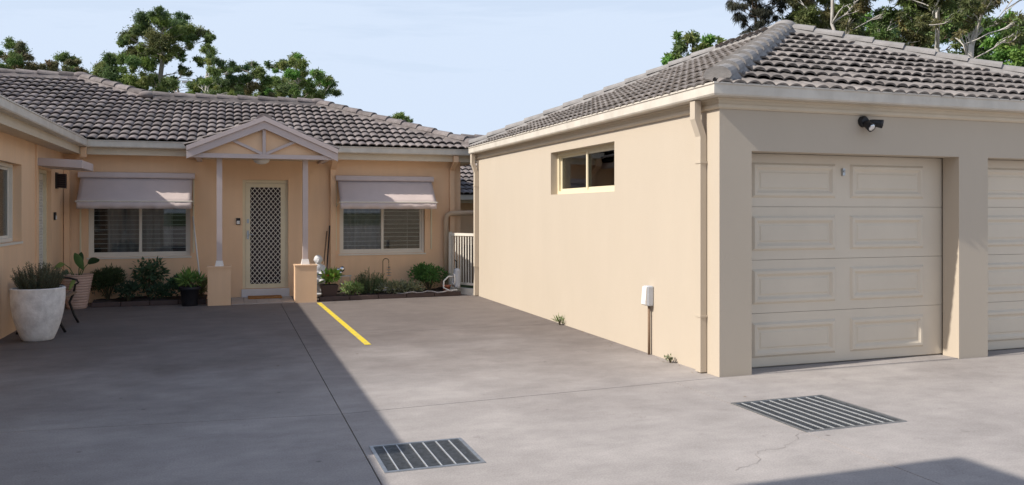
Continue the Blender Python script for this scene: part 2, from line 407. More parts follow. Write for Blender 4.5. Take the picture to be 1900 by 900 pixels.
def slab(xs, y0, y1, holes=(), m_='concrete'):
    gp = .004; ys0 = y0; m = MB()
    xs = sorted(set(xs + [h[0] for h in holes] + [h[1] for h in holes]))
    for k in range(len(xs)-1):
        a, b = xs[k] + (gp if k == 0 else 0), xs[k+1] - (gp if k == len(xs)-2 else 0)
        f0 = (lambda x: y0(x)+gp) if callable(y0) else (lambda x: y0+gp); f1 = (lambda x: y1(x)-gp) if callable(y1) else (lambda x: y1-gp)
        cuts = [None]
        hs = [h for h in holes if h[0] <= xs[k]+1e-6 and h[1] >= xs[k+1]-1e-6]
        segs = [(f0(a), f1(a), f0(b), f1(b))]
        if hs:
            h = hs[0]; segs = [(f0(a), h[2], f0(b), h[2]), (h[3], f1(a), h[3], f1(b))]
        for (a0, a1, b0, b1) in segs:
            m.quad((a, a0, 0), (b, b0, 0), (b, b1, 0), (a, a1, 0))
            for p, q in (((a, a0), (b, b0)), ((b, b1), (a, a1)), ((a, a1), (a, a0)), ((b, b0), (b, b1))):
                pass
    # skirt round the outline
    def ln(p, q): m.quad((p[0], p[1], 0), (q[0], q[1], 0), (q[0], q[1], -.011), (p[0], p[1], -.011))
    a, b = xs[0]+gp, xs[-1]-gp
    ff0 = (lambda x: y0(x)+gp) if callable(y0) else (lambda x: y0+gp); ff1 = (lambda x: y1(x)-gp) if callable(y1) else (lambda x: y1-gp)
    for k in range(len(xs)-1):
        p, q = max(xs[k], a), min(xs[k+1], b)
        ln((p, ff0(p)), (q, ff0(q))); ln((p, ff1(p)), (q, ff1(q)))
    ln((a, ff0(a)), (a, ff1(a))); ln((b, ff0(b)), (b, ff1(b)))
    return m.build('slab', m_, drv, fix=False)
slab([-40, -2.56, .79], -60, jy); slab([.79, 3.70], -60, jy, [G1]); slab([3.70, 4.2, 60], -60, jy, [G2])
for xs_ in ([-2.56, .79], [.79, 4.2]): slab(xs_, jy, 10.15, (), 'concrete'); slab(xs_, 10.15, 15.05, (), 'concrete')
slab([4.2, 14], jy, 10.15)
# crack in the slab by the large grate
cr_ = MB(); pts = [(3.69, 4.585)]
rr = random.Random(5)
for k in range(1, 31):
    t = k/30; pts.append((3.69-t*.95+rr.uniform(-.018, .018)+.03*math.sin(t*9), 4.585-t*.55+rr.uniform(-.018, .018)+.03*math.sin(t*14)))
for a, b in zip(pts, pts[1:]):
    d = Vector((b[0]-a[0], b[1]-a[1])).normalized()*rr.uniform(.0006, .0016)
    cr_.quad((a[0]-d.y, a[1]+d.x, .003), (b[0]-d.y, b[1]+d.x, .003), (b[0]+d.y, b[1]-d.x, .003), (a[0]+d.y, a[1]-d.x, .003))
mat('crack', (.24, .215, .20), .95)
cr_.build('crack', 'crack', drv, fix=False)
ym = MB(); n = 24
for k in range(n):
    y0, y1 = 9.22+(13.74-9.22)*k/n, 9.22+(13.74-9.22)*(k+1)/n
    e = lambda y: 1.475-.085*(y-9.22)/4.5
    ym.quad((e(y0)-.037, y0, .004), (e(y0)+.037, y0, .004), (e(y1)+.037, y1, .004), (e(y1)-.037, y1, .004))
tag(ym.build('painted_line', 'yellow', fix=False), 'single yellow line painted on the sunlit concrete driveway', 'line')['kind'] = 'structure'
# drainage grates over real pits
def grate(G, nb, nx, label):
    x0, x1, y0, y1 = G; t = thing('drain_grate', ((x0+x1)/2, (y0+y1)/2, 0), label, 'drain grate')
    p = MB(); d = -.30
    p.quad((x0, y0, d), (x1, y0, d), (x1, y1, d), (x0, y1, d))
    for a, b in (((x0, y0), (x1, y0)), ((x1, y0), (x1, y1)), ((x1, y1), (x0, y1)), ((x0, y1), (x0, y0))):
        p.quad((*a, d), (*b, d), (*b, .0), (*a, .0))
    p.build('pit', 'pit', t, fix=False)
    rq = random.Random(int(x0*100)); q = MB()
    for k in range(70):
        cx_, cy_ = rq.uniform(x0+.06, x1-.06), rq.uniform(y0+.06, y1-.06); e_ = rq.uniform(.008, .028); a_ = rq.uniform(0, 6.3)
        q.quad(*[(cx_+e_*math.cos(a_+k2*1.57)*(1 if k2 % 2 else .5), cy_+e_*math.sin(a_+k2*1.57)*(1 if k2 % 2 else .5), d+.004+rq.uniform(0, .02)) for k2 in range(4)])
    q.build('leaf_litter', 'trim', t, fix=False)['kind'] = 'stuff'
    f = MB(); f.sweep([(0, -.03), (-.022, -.03), (-.022, .006), (0, .006)], [(x0, y0), (x1, y0), (x1, y1), (x0, y1)], XYZ, closed=True)
    f.build('frame', 'steel', t)
    for k in range(1, nx):
        x = x0+(x1-x0)*k/nx; b = MB(); b.box(x-.0032, x+.0032, y0+.0225, y1-.0225, -.004, .004); b.build('cross_bar', 'steel_light', t)
    b = MB()
    for k in range(1, nb):
        y = y0+(y1-y0)*k/nb; b.box(x0+.0225, x1-.0225, y-.0028, y+.0028, -.028, .0)
    o = b.build('bearing_bars', 'steel_dark', t); o['kind'] = 'stuff'
    return t
grate(G1, 24, 7, 'small square steel drain grate half in the shadow edge')
grate(G2, 34, 10, 'large square steel drain grate in the sun before the garage')

# ================================================================== GARAGE
gx, gy, gy2, gx2, gz = 4.196, 6.379, 14.06, 10.25, 2.50
gar = thing('garage', (7.2, 10, 0), 'cream rendered double garage with hipped tile roof and panelled doors', 'garage')
doors = [(4.54, 7.03), (7.42, 9.91)]
wm = wall(lambda u, v, w_: (u, gy+w_, v), [gx, gx2], [0, gz], [(a, b, -.01, 2.06) for a, b in doors], .20)
wm.build('wall', 'cream', gar)
GW = (8.23, 9.83, 1.70, 2.28)   # replaced below: side window in y
def gpix(px, X):   # y on plane x = X for pixel column px
    r = (px-CX)/F_PX; c, s_ = math.cos(TH), math.sin(TH); return (X*c - r*X*s_)/(r*c + s_)
wy0, wy1 = gpix(1140, gx), gpix(1022, gx)
def zpix(py, X, Y): return EYE + (HY-py)/F_PX*(X*math.sin(TH)+Y*math.cos(TH))
wz0, wz1 = zpix(355, gx, wy0), zpix(262, gx, wy0)
P_side = lambda u, v, w_: (gx+w_, u, v)
wall(P_side, [gy+.2005, gy2], [0, gz], [(wy0, wy1, wz0, wz1)], .20).build('wall', 'cream', gar)
wall(lambda u, v, w_: (u, gy2-w_, v), [gx+.2005, gx2], [0, gz], [], .20).build('wall', 'cream', gar)
wall(lambda u, v, w_: (gx2-w_, u, v), [gy+.2005, gy2-.2005], [0, gz], [], .20).build('wall', 'cream', gar)
m = MB(); m.box(gx+.2, gx2-.2, gy+.25, gy2-.2, gz-.06, gz-.02); m.build('ceiling', 'dark_room', gar)
m = MB(); m.box(gx+1.0, gx+1.03, gy+.6, gy2-.3, .0, gz-.061); m.build('added_dark_panel', 'mesh_dark', gar)  # dark panel added inside so the side window panes read dark

def window(parent, P, u0, u1, v0, v1, w_, fm='yellow_cream', split=.5, fr=.045, sill=True):
    """aluminium slider: outer frame, two sashes with panes"""
    def bar(mb, a, b, c, d, t0, t1):
        mb.hexa([P(a, c, t0), P(b, c, t0), P(b, c, t1), P(a, c, t1), P(a, d, t0), P(b, d, t0), P(b, d, t1), P(a, d, t1)])
    f = MB(); bar(f, u0, u1, v0, v0+fr, w_, w_+.07); bar(f, u0, u1, v1-fr, v1, w_, w_+.07)
    bar(f, u0, u0+fr, v0+fr, v1-fr, w_, w_+.07); bar(f, u1-fr, u1, v0+fr, v1-fr, w_, w_+.07)
    um = u0+(u1-u0)*split; bar(f, um-.022, um+.022, v0+fr, v1-fr, w_-.002, w_+.011)
    win = f.build('window', fm, parent)
    for k, (a, b, dw) in enumerate(((u0+fr, um+.02, .012), (um-.02, u1-fr, .038))):
        s = MB(); e = .032; c, d = v0+fr+.001, v1-fr-.001
        bar(s, a, b, c, c+e, w_+dw, w_+dw+.022); bar(s, a, b, d-e, d, w_+dw, w_+dw+.022)
        bar(s, a, a+e, c+e, d-e, w_+dw, w_+dw+.022); bar(s, b-e, b, c+e, d-e, w_+dw, w_+dw+.022)
        s.build('sash', fm, win)
        g_ = MB(); bar(g_, a+e, b-e, c+e, d-e, w_+dw+.009, w_+dw+.013); g_.build('pane', 'glass', win)
    if sill:
        s = MB(); bar(s, u0-.02, u1+.02, v0-.03, v0-.002, -.015, w_+.06); s.build('sill', fm, win)
    return win
window(gar, P_side, wy0, wy1, wz0, wz1, .10, sill=False)
# garage doors
def ring(mb, P, a, b, c, d, prof):
    mb.sweep(prof, [(a, c), (b, c), (b, d), (a, d)], P, closed=True)
for (a, b) in doors:
    gd = MB(); y = gy+.225
    gd.box(a-.02, b+.02, y+.035, y+.05, .0, 2.08); door = gd.build('garage_door', 'gdoor', gar)
    nS = 4; hS = (2.06-.02)/nS
    for k in range(nS):
        z0, z1 = .02+k*hS, .02+(k+1)*hS-.0035
        s = MB(); s.box(a-.02, b+.02, y, y+.034, z0, z1); s.build('section', 'gdoor', door)
        for (p, q) in ((a+.16, a+1.135), (a+1.313, a+2.25)):
            r_ = MB(); prof = [(0, .0), (-.022, .019), (-.045, .019), (-.07, .001), (-.07, -.004), (0, -.004)]
            ring(r_, lambda u, v, h: (u, y-h, v), p, q, z0+.085, z1-.085, prof); r_.build('panel_moulding', 'gdoor', door)
            r_ = MB(); r_.hexa([(p+.10, y-.007, z0+.185), (q-.10, y-.007, z0+.185), (q-.10, y-.007, z1-.185), (p+.10, y-.007, z1-.185), (p+.085, y+.001, z0+.17), (q-.085, y+.001, z0+.17), (q-.085, y+.001, z1-.17), (p+.085, y+.001, z1-.17)])
            r_.build('raised_panel', 'gdoor', door)
    lk = MB(); lk.box(a+1.21, a+1.24, y-.022, y-.001, 1.86, 1.93); lk.sphere((a+1.225, y-.02, 1.90), .013, 8); lk.build('lock', 'steel', door)
    th = MB(); th.box(a+.002, b-.002, gy+.01, gy+.30, -.004, .006); th.build('threshold', 'concrete', door)
# fascia, moulding, gutter round the garage
go = .015
path = [(gx, gy2), (gx, gy), (gx2, gy)]
fa = MB(); fa.sweep([(.002, 2.475), (.02, 2.475), (.026, 2.50), (.026, 2.515), (.04, 2.525), (.04, 2.60), (.002, 2.60)], path, XYZ); fa.build('fascia', 'trim', gar)
mo = MB(); mo.sweep([(.002, 2.435), (.012, 2.435), (.03, 2.45), (.03, 2.4745), (.002, 2.4745)], path, XYZ); mo.build('moulding', 'trim', gar)
gu = MB(); gu.sweep([(o_+.041, h+2.535) for o_, h in GUT], path, XYZ); gu.build('gutter', 'gutter', gar)
# roof
gpit = .43; ga = math.atan(gpit); ca, sa = math.cos(ga), math.sin(ga)
ex, ey, ey2, ex2, ez = gx-.12, gy-.12, gy2+.12, gx2+.12, 2.62
W2 = (ex2-ex)/2; ax_, ay_, az_ = ex+W2, ey+W2, ez+W2*gpit; ay2 = ey2-W2
rm = MB(); dz = -.035
A_, B_ = (ax_, ay_, az_+dz), (ax_, ay2, az_+dz)
e1, e2, e3, e4 = (ex, ey, ez+dz), (ex2, ey, ez+dz), (ex2, ey2, ez+dz), (ex, ey2, ez+dz)
rm.tri(e1, e2, A_); rm.quad(e2, e3, B_, A_); rm.tri(e3, e4, B_); rm.quad(e4, e1, A_, B_)
groof = rm.build('roof', 'deck', gar)
cnt = [0]
nr = int(W2/ca/TL)+1
tile_plane(groof, (ex, ey, ez), (1, 0, 0), (0, ca, sa), int((ex2-ex)/TW)+1, nr, lambda j: [(1, -ca, 0), (-1, -ca, ex2-ex)], 'tile_g', cnt)
tile_plane(groof, (ex, ey2, ez), (0, -1, 0), (ca, 0, sa), int((ey2-ey)/TW)+1, nr, lambda j: [(1, -ca, 0), (-1, -ca, ey2-ey)], 'tile_g', cnt)
tile_plane(groof, (ex2, ey, ez), (0, 1, 0), (-ca, 0, sa), int((ey2-ey)/TW)+1, nr, lambda j: [(1, -ca, 0), (-1, -ca, ey2-ey)], 'tile_g', cnt)
U = .03
caps(groof, (ex, ey, ez+U), (ax_, ay_, az_+U), 'mortar'); caps(groof, (ex2, ey, ez+U), (ax_, ay_, az_+U), 'mortar')
caps(groof, (ex, ey2, ez+U), (ax_, ay2, az_+U), 'mortar'); caps(groof, (ex2, ey2, ez+U), (ax_, ay2, az_+U), 'mortar'); caps(groof, (ax_, ay_, az_+U), (ax_, ay2, az_+U), 'mortar')
m = MB(); m.sphere((ax_, ay_, az_+.07), .16, 14, (1, 1, .6)); m.build('ridge_junction', 'mortar', groof, smooth=True)
# downpipes on the side wall
def downpipe(parent, pts, wx, wy, m):
    d = MB()
    for a, b in zip(pts, pts[1:]):
        d.hexa([(a[0]-wx/2, a[1]-wy/2, a[2]), (a[0]+wx/2, a[1]-wy/2, a[2]), (a[0]+wx/2, a[1]+wy/2, a[2]), (a[0]-wx/2, a[1]+wy/2, a[2]),
                (b[0]-wx/2, b[1]-wy/2, b[2]), (b[0]+wx/2, b[1]-wy/2, b[2]), (b[0]+wx/2, b[1]+wy/2, b[2]), (b[0]-wx/2, b[1]+wy/2, b[2])])
    o = d.build('downpipe', m, parent); return o
for yy in (gpix(1299, gx-.05), gy2-.075):
    dp = downpipe(gar, [(gx-.10, yy, 2.53), (gx-.10, yy, 2.36), (gx-.04, yy, 2.20), (gx-.04, yy, .01)], .065, .085, 'cream')
    for z in (.52, 1.95):
        b = MB(); b.box(gx-.078, gx-.001, yy-.05, yy+.05, z, z+.02); b.build('strap', 'cream', dp)

# ================================================================== HOUSE (centre)
hx0, hx1, hy, hz = -2.55, 4.15, 15.0, 2.44
house = thing('villa', (.8, 17, 0), 'tan rendered villa with gabled porch, screen door and two awning windows', 'house')
W1 = (-2.205, -.633, .745, 2.10); Wr = (1.885, 3.46, .735, 2.10); DR = (.215, .985, .15, 2.06)
P_f = lambda u, v, w_: (u, hy+w_, v)
wall(P_f, [hx0, hx1], [-.02, 2.62], [W1, Wr, DR], .22).build('wall', 'tan', house)
wall(lambda u, v, w_: (hx1-w_, u, v), [hy+.2205, 21.5], [-1.0, 2.62], [], .2).build('wall', 'tan', house)
wall(P_f.__class__ and (lambda u, v, w_: (u, 21.5-w_, v)), [-8, hx1-.2005], [-.5, 2.62], [], .2).build('wall', 'tan', house)
m = MB(); m.box(-8, hx1-.2, hy+.22, 21.3, 2.44, 2.47); m.build('ceiling', 'dark_room', house)
m = MB(); m.box(-8, hx1-.2, hy+.22, 21.3, .1, .13); m.build('interior_floor', 'dark_room', house)
m = MB(); m.box(-2.6, hx1-.2, 17.6, 17.7, .1301, 2.4395); m.build('interior_wall', 'dark_room', house)
window(house, P_f, *W1, .07, fm='trim_white'); window(house, P_f, *Wr, .07, fm='trim_white')
# door: step, frame, screen
st = MB(); st.box(DR[0]-.02, DR[1]+.02, hy-.03, hy+.2, 0, .148); st.build('door_step', 'step_tile', house, bevel=.006)
fr = MB()
for b_ in ((DR[0], DR[0]+.05, DR[2], DR[3]), (DR[1]-.05, DR[1], DR[2], DR[3]), (DR[0]+.05, DR[1]-.05, DR[3]-.05, DR[3])):
    fr.box(b_[0], b_[1], hy+.06, hy+.14, b_[2], b_[3])
fr.build('door_frame', 'yellow_cream', house)
sf = MB(); a, b, c, d = DR[0]+.052, DR[1]-.052, DR[2]+.005, DR[3]-.055; e = .075
for q in ((a, b, c, c+e), (a, b, d-e, d), (a, a+e, c+e, d-e), (b-e, b, c+e, d-e)): sf.box(q[0], q[1], hy+.055, hy+.085, q[2], q[3])
sdoor = sf.build('screen_door', 'yellow_cream', house)
a2, b2, c2, d2 = a+e, b-e, c+e, d-e
bk = MB(); bk.box(a2, b2, hy+.078, hy+.081, c2, d2); bk.build('fly_mesh', 'mesh_dark', sdoor)
gr = MB(); sp = .078
def diag(sign):
    k0 = -int(3/sp)
    for k in range(k0, -k0):
        # line z = c2 + sign*(x-a2)*1.35 + k*sp*1.35
        pts_ = []
        for x in (a2, b2):
            pts_.append((x, c2+sign*1.2*(x-a2)+k*sp*1.2))
        (x0, z0), (x1, z1) = pts_
        def clipz(x0, z0, x1, z1):
            if z0 == z1: return None
            t0, t1 = 0, 1
            for lim, sgn in ((c2, 1), (d2, -1)):
                f0, f1 = sgn*(z0-lim), sgn*(z1-lim)
                if f0 < 0 and f1 < 0: return None
                if f0 < 0: t0 = max(t0, f0/(f0-f1))
                if f1 < 0: t1 = min(t1, f0/(f0-f1))
            if t0 >= t1: return None
            return (x0+(x1-x0)*t0, z0+(z1-z0)*t0, x0+(x1-x0)*t1, z0+(z1-z0)*t1)
        r_ = clipz(x0, z0, x1, z1)
        if not r_: continue
        xa, za, xb, zb = r_; dd = Vector((xb-xa, zb-za)); 
        if dd.length < .01: continue
        dd.normalize(); nx_, nz_ = -dd.y*.0046, dd.x*.0046
        off = 0 if sign > 0 else .004
        y0, y1 = hy+.066+off, hy+.070+off
        gr.hexa([(xa+nx_, y0, za+nz_), (xb+nx_, y0, zb+nz_), (xb-nx_, y0, zb-nz_), (xa-nx_, y0, za-nz_), (xa+nx_, y1, za+nz_), (xb+nx_, y1, zb+nz_), (xb-nx_, y1, zb-nz_), (xa-nx_, y1, za-nz_)])
diag(1); diag(-1)
gr.build('diamond_grille', 'trim_white', sdoor, fix=False)
hd = MB(); hd.box(a+.02, a+.055, hy+.04, hy+.056, 1.02, 1.17); hd.tube([(a+.038, hy+.045, 1.10), (a+.038, hy+.0, 1.10), (a+.13, hy-.005, 1.10)], .009, 8); hd.build('handle', 'steel', sdoor)
lk = MB(); lk.box(a+.02, a+.055, hy+.045, hy+.056, 1.30, 1.37); lk.build('lock_plate', 'steel', sdoor)
# eaves: soffit, fascia, gutter either side of the porch
EY, EX = hy-.42, hx1+.42; PX0, PX1 = -.60, 1.66
def eave(path, pre=None, post=None):
    s = MB(); s.sweep([(-.40, 2.445), (-.02, 2.445), (-.02, 2.46), (-.40, 2.46)], path, XYZ, pre=pre, post=post); s.build('soffit', 'trim', house)
    s = MB(); s.sweep([(-.018, 2.43), (0, 2.43), (0, 2.62), (-.018, 2.62)], path, XYZ, pre=pre, post=post); s.build('fascia', 'trim', house)
    s = MB(); s.sweep([(o_+.001, h+2.545) for o_, h in GUT], path, XYZ, pre=pre, post=post); s.build('gutter', 'gutter', house)
EY_ = EY+.14
eave([(-2.27, EY_), (PX0-.005, EY_)], pre=(-2.27, 3))
eave([(PX1+.005, EY_), (EX-.1, EY_), (EX-.1, 21.9)])
# roof planes
pit = .374; ha = math.atan(pit); hc, hs_ = math.cos(ha), math.sin(ha)
RY0, RZ0 = EY+.03, 2.655
lowrun, hirun = 2.82, 4.20
RXR = EX-.02
lr_y, lr_z = RY0+lowrun, RZ0+lowrun*pit; hr_y, hr_z = RY0+hirun, RZ0+hirun*pit
hi_x = -2.89; lr_x0 = hi_x+(hirun-lowrun); lr_x1 = RXR-lowrun
rm = MB(); d_ = -.035
V3 = lambda x, y, z: (x, y, z+d_)
xl = -9.0; vx = -2.17
rm.f.append(tuple(range(8))); rm.v += [V3(vx, RY0, RZ0), V3(RXR, RY0, RZ0), V3(lr_x1, lr_y, lr_z), V3(lr_x0, lr_y, lr_z), V3(hi_x, hr_y, hr_z), V3(xl, hr_y, hr_z), V3(xl, RY0+1.2, RZ0+1.2*pit), V3(vx-1.2, RY0+1.2, RZ0+1.2*pit)]
rm.tri(V3(RXR, RY0, RZ0), V3(RXR, RY0+2*lowrun, RZ0), V3(lr_x1, lr_y, lr_z))
rm.quad(V3(lr_x1, lr_y, lr_z), V3(RXR, RY0+2*lowrun, RZ0), V3(lr_x0, RY0+2*lowrun, RZ0), V3(lr_x0, lr_y, lr_z))
rm.tri(V3(hi_x, hr_y, hr_z), V3(lr_x0, lr_y, lr_z), V3(lr_x0, 2*hr_y-lr_y, lr_z))
rm.quad(V3(hi_x, hr_y, hr_z), V3(lr_x0, 2*hr_y-lr_y, lr_z), V3(xl, 2*hr_y-lr_y, lr_z), V3(xl, hr_y, hr_z))
hroof = rm.build('roof', 'deck', house, fix=False)
cnt = [0]; ox = -7.87
nlow = int(round(lowrun/hc/TL)); nhi = int(hirun/hc/TL)+1
pz = lambda x: 3.065-abs(x-.53)*.43
def skip(p): return PX0+.12 < p.x < PX1-.12 and p.z < pz(p.x)-.12
tile_plane(hroof, (ox, RY0, RZ0), (1, 0, 0), (0, hc, hs_), int((RXR-ox)/TW)+1, nhi,
           lambda j: [(1, hc, -(vx-ox)), (-1, -hc, RXR-ox)] if j < nlow else [(1, 0, -2.4), (-1, -hc, (hi_x-ox)+hirun), (0, -1, hirun/hc)], 'tile_h', cnt, 330, skip)
tile_plane(hroof, (RXR, RY0, RZ0), (0, 1, 0), (-hc, 0, hs_), int(2*lowrun/TW)+1, nlow+1, lambda j: [(1, -hc, 0), (-1, -hc, 2*lowrun)], 'tile_h', cnt, 330)
caps(hroof, (RXR, RY0, RZ0+.03), (lr_x1, lr_y, lr_z+.03), 'tile_h', step=.36); caps(hroof, (lr_x0+.1, lr_y, lr_z+.03), (lr_x1, lr_y, lr_z+.03), 'tile_h', step=.40)
caps(hroof, (lr_x0, lr_y, lr_z+.03), (hi_x, hr_y, hr_z+.03), 'tile_h'); caps(hroof, (-7.5, hr_y, hr_z+.03), (hi_x, hr_y, hr_z+.03), 'tile_h', step=.40)
for (x_, y_, z_) in ((lr_x0, lr_y, lr_z), (lr_x1, lr_y, lr_z), (hi_x, hr_y, hr_z)):
    m = MB(); m.sphere((x_, y_, z_+.075), .15, 14, (1.2, 1, .55)); m.build('ridge_junction', 'tile_h', hroof, smooth=True)
# ---- porch
py0 = 13.75; apz, enz, cxp = 3.04, 2.555, .53; hw = (PX1-PX0)/2; psl = (apz-enz)/hw
for s in (-1, 1):
    for (t0, t1, ya, yb, nm) in ((.0, -.075, py0-.03, py0+.05, 'barge_capping'), (-.076, -.20, py0, py0+.04, 'barge_board')):
        b = MB(); ext = hw+.04
        b.prism([(0, apz+t0), (s*ext, apz-ext*psl+t0), (s*ext, apz-ext*psl+t1), (0, apz+t1)], lambda p, q, t: (cxp+p, t, q), ya, yb); b.build(nm, 'mauve', house)
inf = MB(); zt = apz-.17; zb = 2.43; hwi = (zt-zb)/psl
inf.prism([(-hwi, zb), (hwi, zb), (0, zt)], lambda p, q, t: (cxp+p, t, q), py0+.10, py0+.12); gable = inf.build('gable_panel', 'tan', house)
ch = MB(); ch.box(cxp-hw+.02, cxp+hw-.02, py0+.042, py0+.13, 2.36, 2.429); ch.build('beam', 'mauve', house)
kp = MB(); kp.box(cxp-.025, cxp+.025, py0+.05, py0+.099, 2.43, 2.92); kp.build('king_post', 'mauve', gable)
for s in (-1, 1):
    q = MB(); A, B = Vector((s*.03, 2.44)), Vector((s*.50, 2.655)); d = (B-A).normalized()*.022; nrm = Vector((-d.y, d.x))
    q.prism([(A+nrm)[:], (B+nrm)[:], (B-nrm)[:], (A-nrm)[:]], lambda p, q_, t: (cxp+p, t, q_), py0+.055, py0+.099); q.build('strut', 'mauve', gable)
    sb = MB(); sb.box(cxp+s*(hw-.12)-.04, cxp+s*(hw-.12)+.04, py0+.131, hy-.001, 2.36, 2.47); sb.build('beam', 'mauve', house)
cl = MB(); cl.box(PX0+.17, PX1-.17, py0+.131, hy-.001, 2.40, 2.42); cl.build('porch_ceiling', 'trim', house)
pr = MB(); yb = 15.75
for s in (-1, 1):
    pr.quad((cxp, py0+.05, apz-.045), (cxp+s*(hw+.03), py0+.05, apz-(hw+.03)*psl-.045), (cxp+s*(hw+.03), yb, apz-(hw+.03)*psl-.045), (cxp, yb, apz-.045))
proof = pr.build('porch_roof', 'deck', house, fix=False)
pa = math.atan(psl); pc_, ps_ = math.cos(pa), math.sin(pa); c2_ = [0]
tile_plane(proof, (PX0-.03, yb, enz-.03), (0, -1, 0), (pc_, 0, ps_), 7, 4, lambda j: [(-1, 0, yb-py0-.06), (0, -1, (hw+.03)/pc_)], 'tile_h', c2_)
tile_plane(proof, (PX1+.03, py0+.06, enz-.03), (0, 1, 0), (-pc_, 0, ps_), 7, 4, lambda j: [(0, -1, (hw+.03)/pc_)], 'tile_h', c2_)
caps(proof, (cxp, py0+.07, apz-.03), (cxp, yb, apz-.03), 'tile_h', lift=.0)
for cxq in (-.155, 1.195):
    p = MB(); p.box(cxq-.175, cxq+.175, 13.87, 14.22, 0, .60); pl_ = p.build('pillar', 'tan', house)
    q = MB(); q.box(cxq-.185, cxq+.185, 13.86, 14.23, .6005, .622); q.build('pillar_cap', 'tan', pl_)
    q = MB(); q.frustum(cxq, 14.03, .6225, .71, .135, .135, .10, .10); pp = MB(); pp.box(cxq-.042, cxq+.042, 13.988, 14.072, .7105, 2.3995)
    po = pp.build('post', 'mauve', house); q.build('post_base', 'white', po)
pf = thing('porch_floor', (.52, 14.4, 0), 'pale square tiles paving the little porch before the door', 'paving')
pf['kind'] = 'structure'; del pf['category']
for i in range(5):
    for j in range(4):
        t = MB(); x0, y0 = .028+i*.199, 13.90+j*.27
        t.box(x0, x0+.194, y0, y0+.264, -.005, .012); t.build('tile', 'porch_tile', pf)
# downpipes on the facade
dp = downpipe(house, [(1.76, EY_-.06, 2.54), (1.76, EY_-.06, 2.40), (1.76, hy-.05, 2.26), (1.76, hy-.05, .02)], .095, .075, 'tan')
dp = downpipe(house, [(3.97, EY_-.05, 2.54), (3.97, EY_-.05, 2.42), (3.97, hy-.045, 2.28), (3.97, hy-.045, .02)], .09, .07, 'tan')
pv = MB(); pv.tube([(3.84, 14.9, 0), (3.84, 14.9, 1.36), (3.86, 14.9, 1.43), (3.93, 14.895, 1.47), (5.6, 14.85, 1.50)], .048, 12); pv.build('drain_pipe', 'pvc', house, smooth=True)
# awnings
def awning(x0, x1, label):
    t = thing('window_awning', ((x0+x1)/2, 14.9, 1.6), label, 'awning')
    b = MB(); b.prism([(hy-.002, 2.06), (hy-.13, 2.06), (hy-.14, 2.08), (hy-.12, 2.15), (hy-.002, 2.16)], lambda p, q, tt: (tt, p, q), x0, x1); b.build('head_box', 'mauve', t)
    n = 24; ya, za, yb_, zb_ = hy-.10, 2.07, hy-.50, 1.67
    f = MB(); A = [(x0+.035+(x1-x0-.07)*k/n) for k in range(n+1)]
    rowsn = 6
    def pt(x, r):
        t_ = r/rowsn; return (x, ya+(yb_-ya)*t_ - .0, za+(zb_-za)*t_ - .018*math.sin(math.pi*t_))
    for r in range(rowsn):
        for k in range(n): f.quad(pt(A[k], r), pt(A[k+1], r), pt(A[k+1], r+1), pt(A[k], r+1))
    o = f.build('fabric', 'canvas', t, smooth=True)
    so_ = o.modifiers.new('solid', 'SOLIDIFY'); so_.thickness = .004
    v = MB(); n2 = 60
    X = [x0+.035+(x1-x0-.07)*k/n2 for k in range(n2+1)]
    wv = lambda x: .012*math.sin(x*19)+.006*math.sin(x*41)
    for k in range(n2):
        v.quad((X[k], yb_-.004, zb_-.012), (X[k+1], yb_-.004, zb_-.012), (X[k+1], yb_-.004+wv(X[k+1]), zb_-.12), (X[k], yb_-.004+wv(X[k]), zb_-.12))
    o = v.build('valance', 'canvas', t, smooth=True); so_ = o.modifiers.new('solid', 'SOLIDIFY'); so_.thickness = .003
    r_ = MB(); r_.tube([(x0+.03, yb_, zb_), (x1-.03, yb_, zb_)], .011, 8); r_.build('front_bar', 'trim_white', t)
    for x in (x0+.02, x1-.02):
        r_ = MB(); r_.box(x-.012, x+.012, hy-.022, hy-.002, .8, 2.055); r_.build('guide_rail', 'yellow_cream', t)
        r_ = MB(); r_.tube([(x, hy-.02, 1.60), (x, yb_, zb_)], .009, 6); r_.build('arm', 'trim_white', t)
awning(-2.335, -.56, 'mauve canvas awning over the window left of the porch')
awning(1.80, 3.60, 'mauve canvas awning over the window right of the porch')
# blinds and curtains behind the glass
def blinds(W, label):
    t = thing('venetian_blind', ((W[0]+W[1])/2, hy+.28, W[2]), label, 'blind')
    n = 16
    base = MB(); base.box(-.5, .5, -.022, .022, -.0015, .0015); me = None
    for k in range(n):
        z = W[2]+.06+k*(W[3]-W[2]-.1)/n
        o = MB(); y = hy+.20; x0, x1 = W[0]+.02, W[1]-.02
        o.hexa([(x0, y-.022, z-.002), (x1, y-.022, z-.002), (x1, y+.022, z+.003), (x0, y+.022, z+.003), (x0, y-.022, z+.006), (x1, y-.022, z+.006), (x1, y+.022, z+.007), (x0, y+.022, z+.007)])
        o.build('slat', 'blind', t)
    for x in (W[0]+.3, (W[0]+W[1])/2, W[1]-.3):
        o = MB(); o.tube([(x, hy+.176, W[2]+.05), (x, hy+.176, W[3])], .003, 5); o.build('cord', 'blind', t)
def curtain(x0, x1, z0, z1, label):
    m = MB(); n = 70
    f = lambda x: hy+.29+.022*math.sin(x*48)+.012*math.sin(x*21+1)
    for k in range(n):
        a, b = x0+(x1-x0)*k/n, x0+(x1-x0)*(k+1)/n
        m.quad((a, f(a), z0), (b, f(b), z0), (b, f(b), z1), (a, f(a), z1))
    tag(m.build('curtain', 'curtain', smooth=True), label, 'curtain')
blinds(W1, 'white slatted blind inside the window left of the porch'); blinds(Wr, 'white slatted blind inside the window right of the porch')
curtain(-1.95, -.95, .5, 2.2, 'pale pleated curtain inside the window left of the porch')
curtain(1.85, 2.75, .5, 2.2, 'pale pleated curtain inside the window right of the porch')

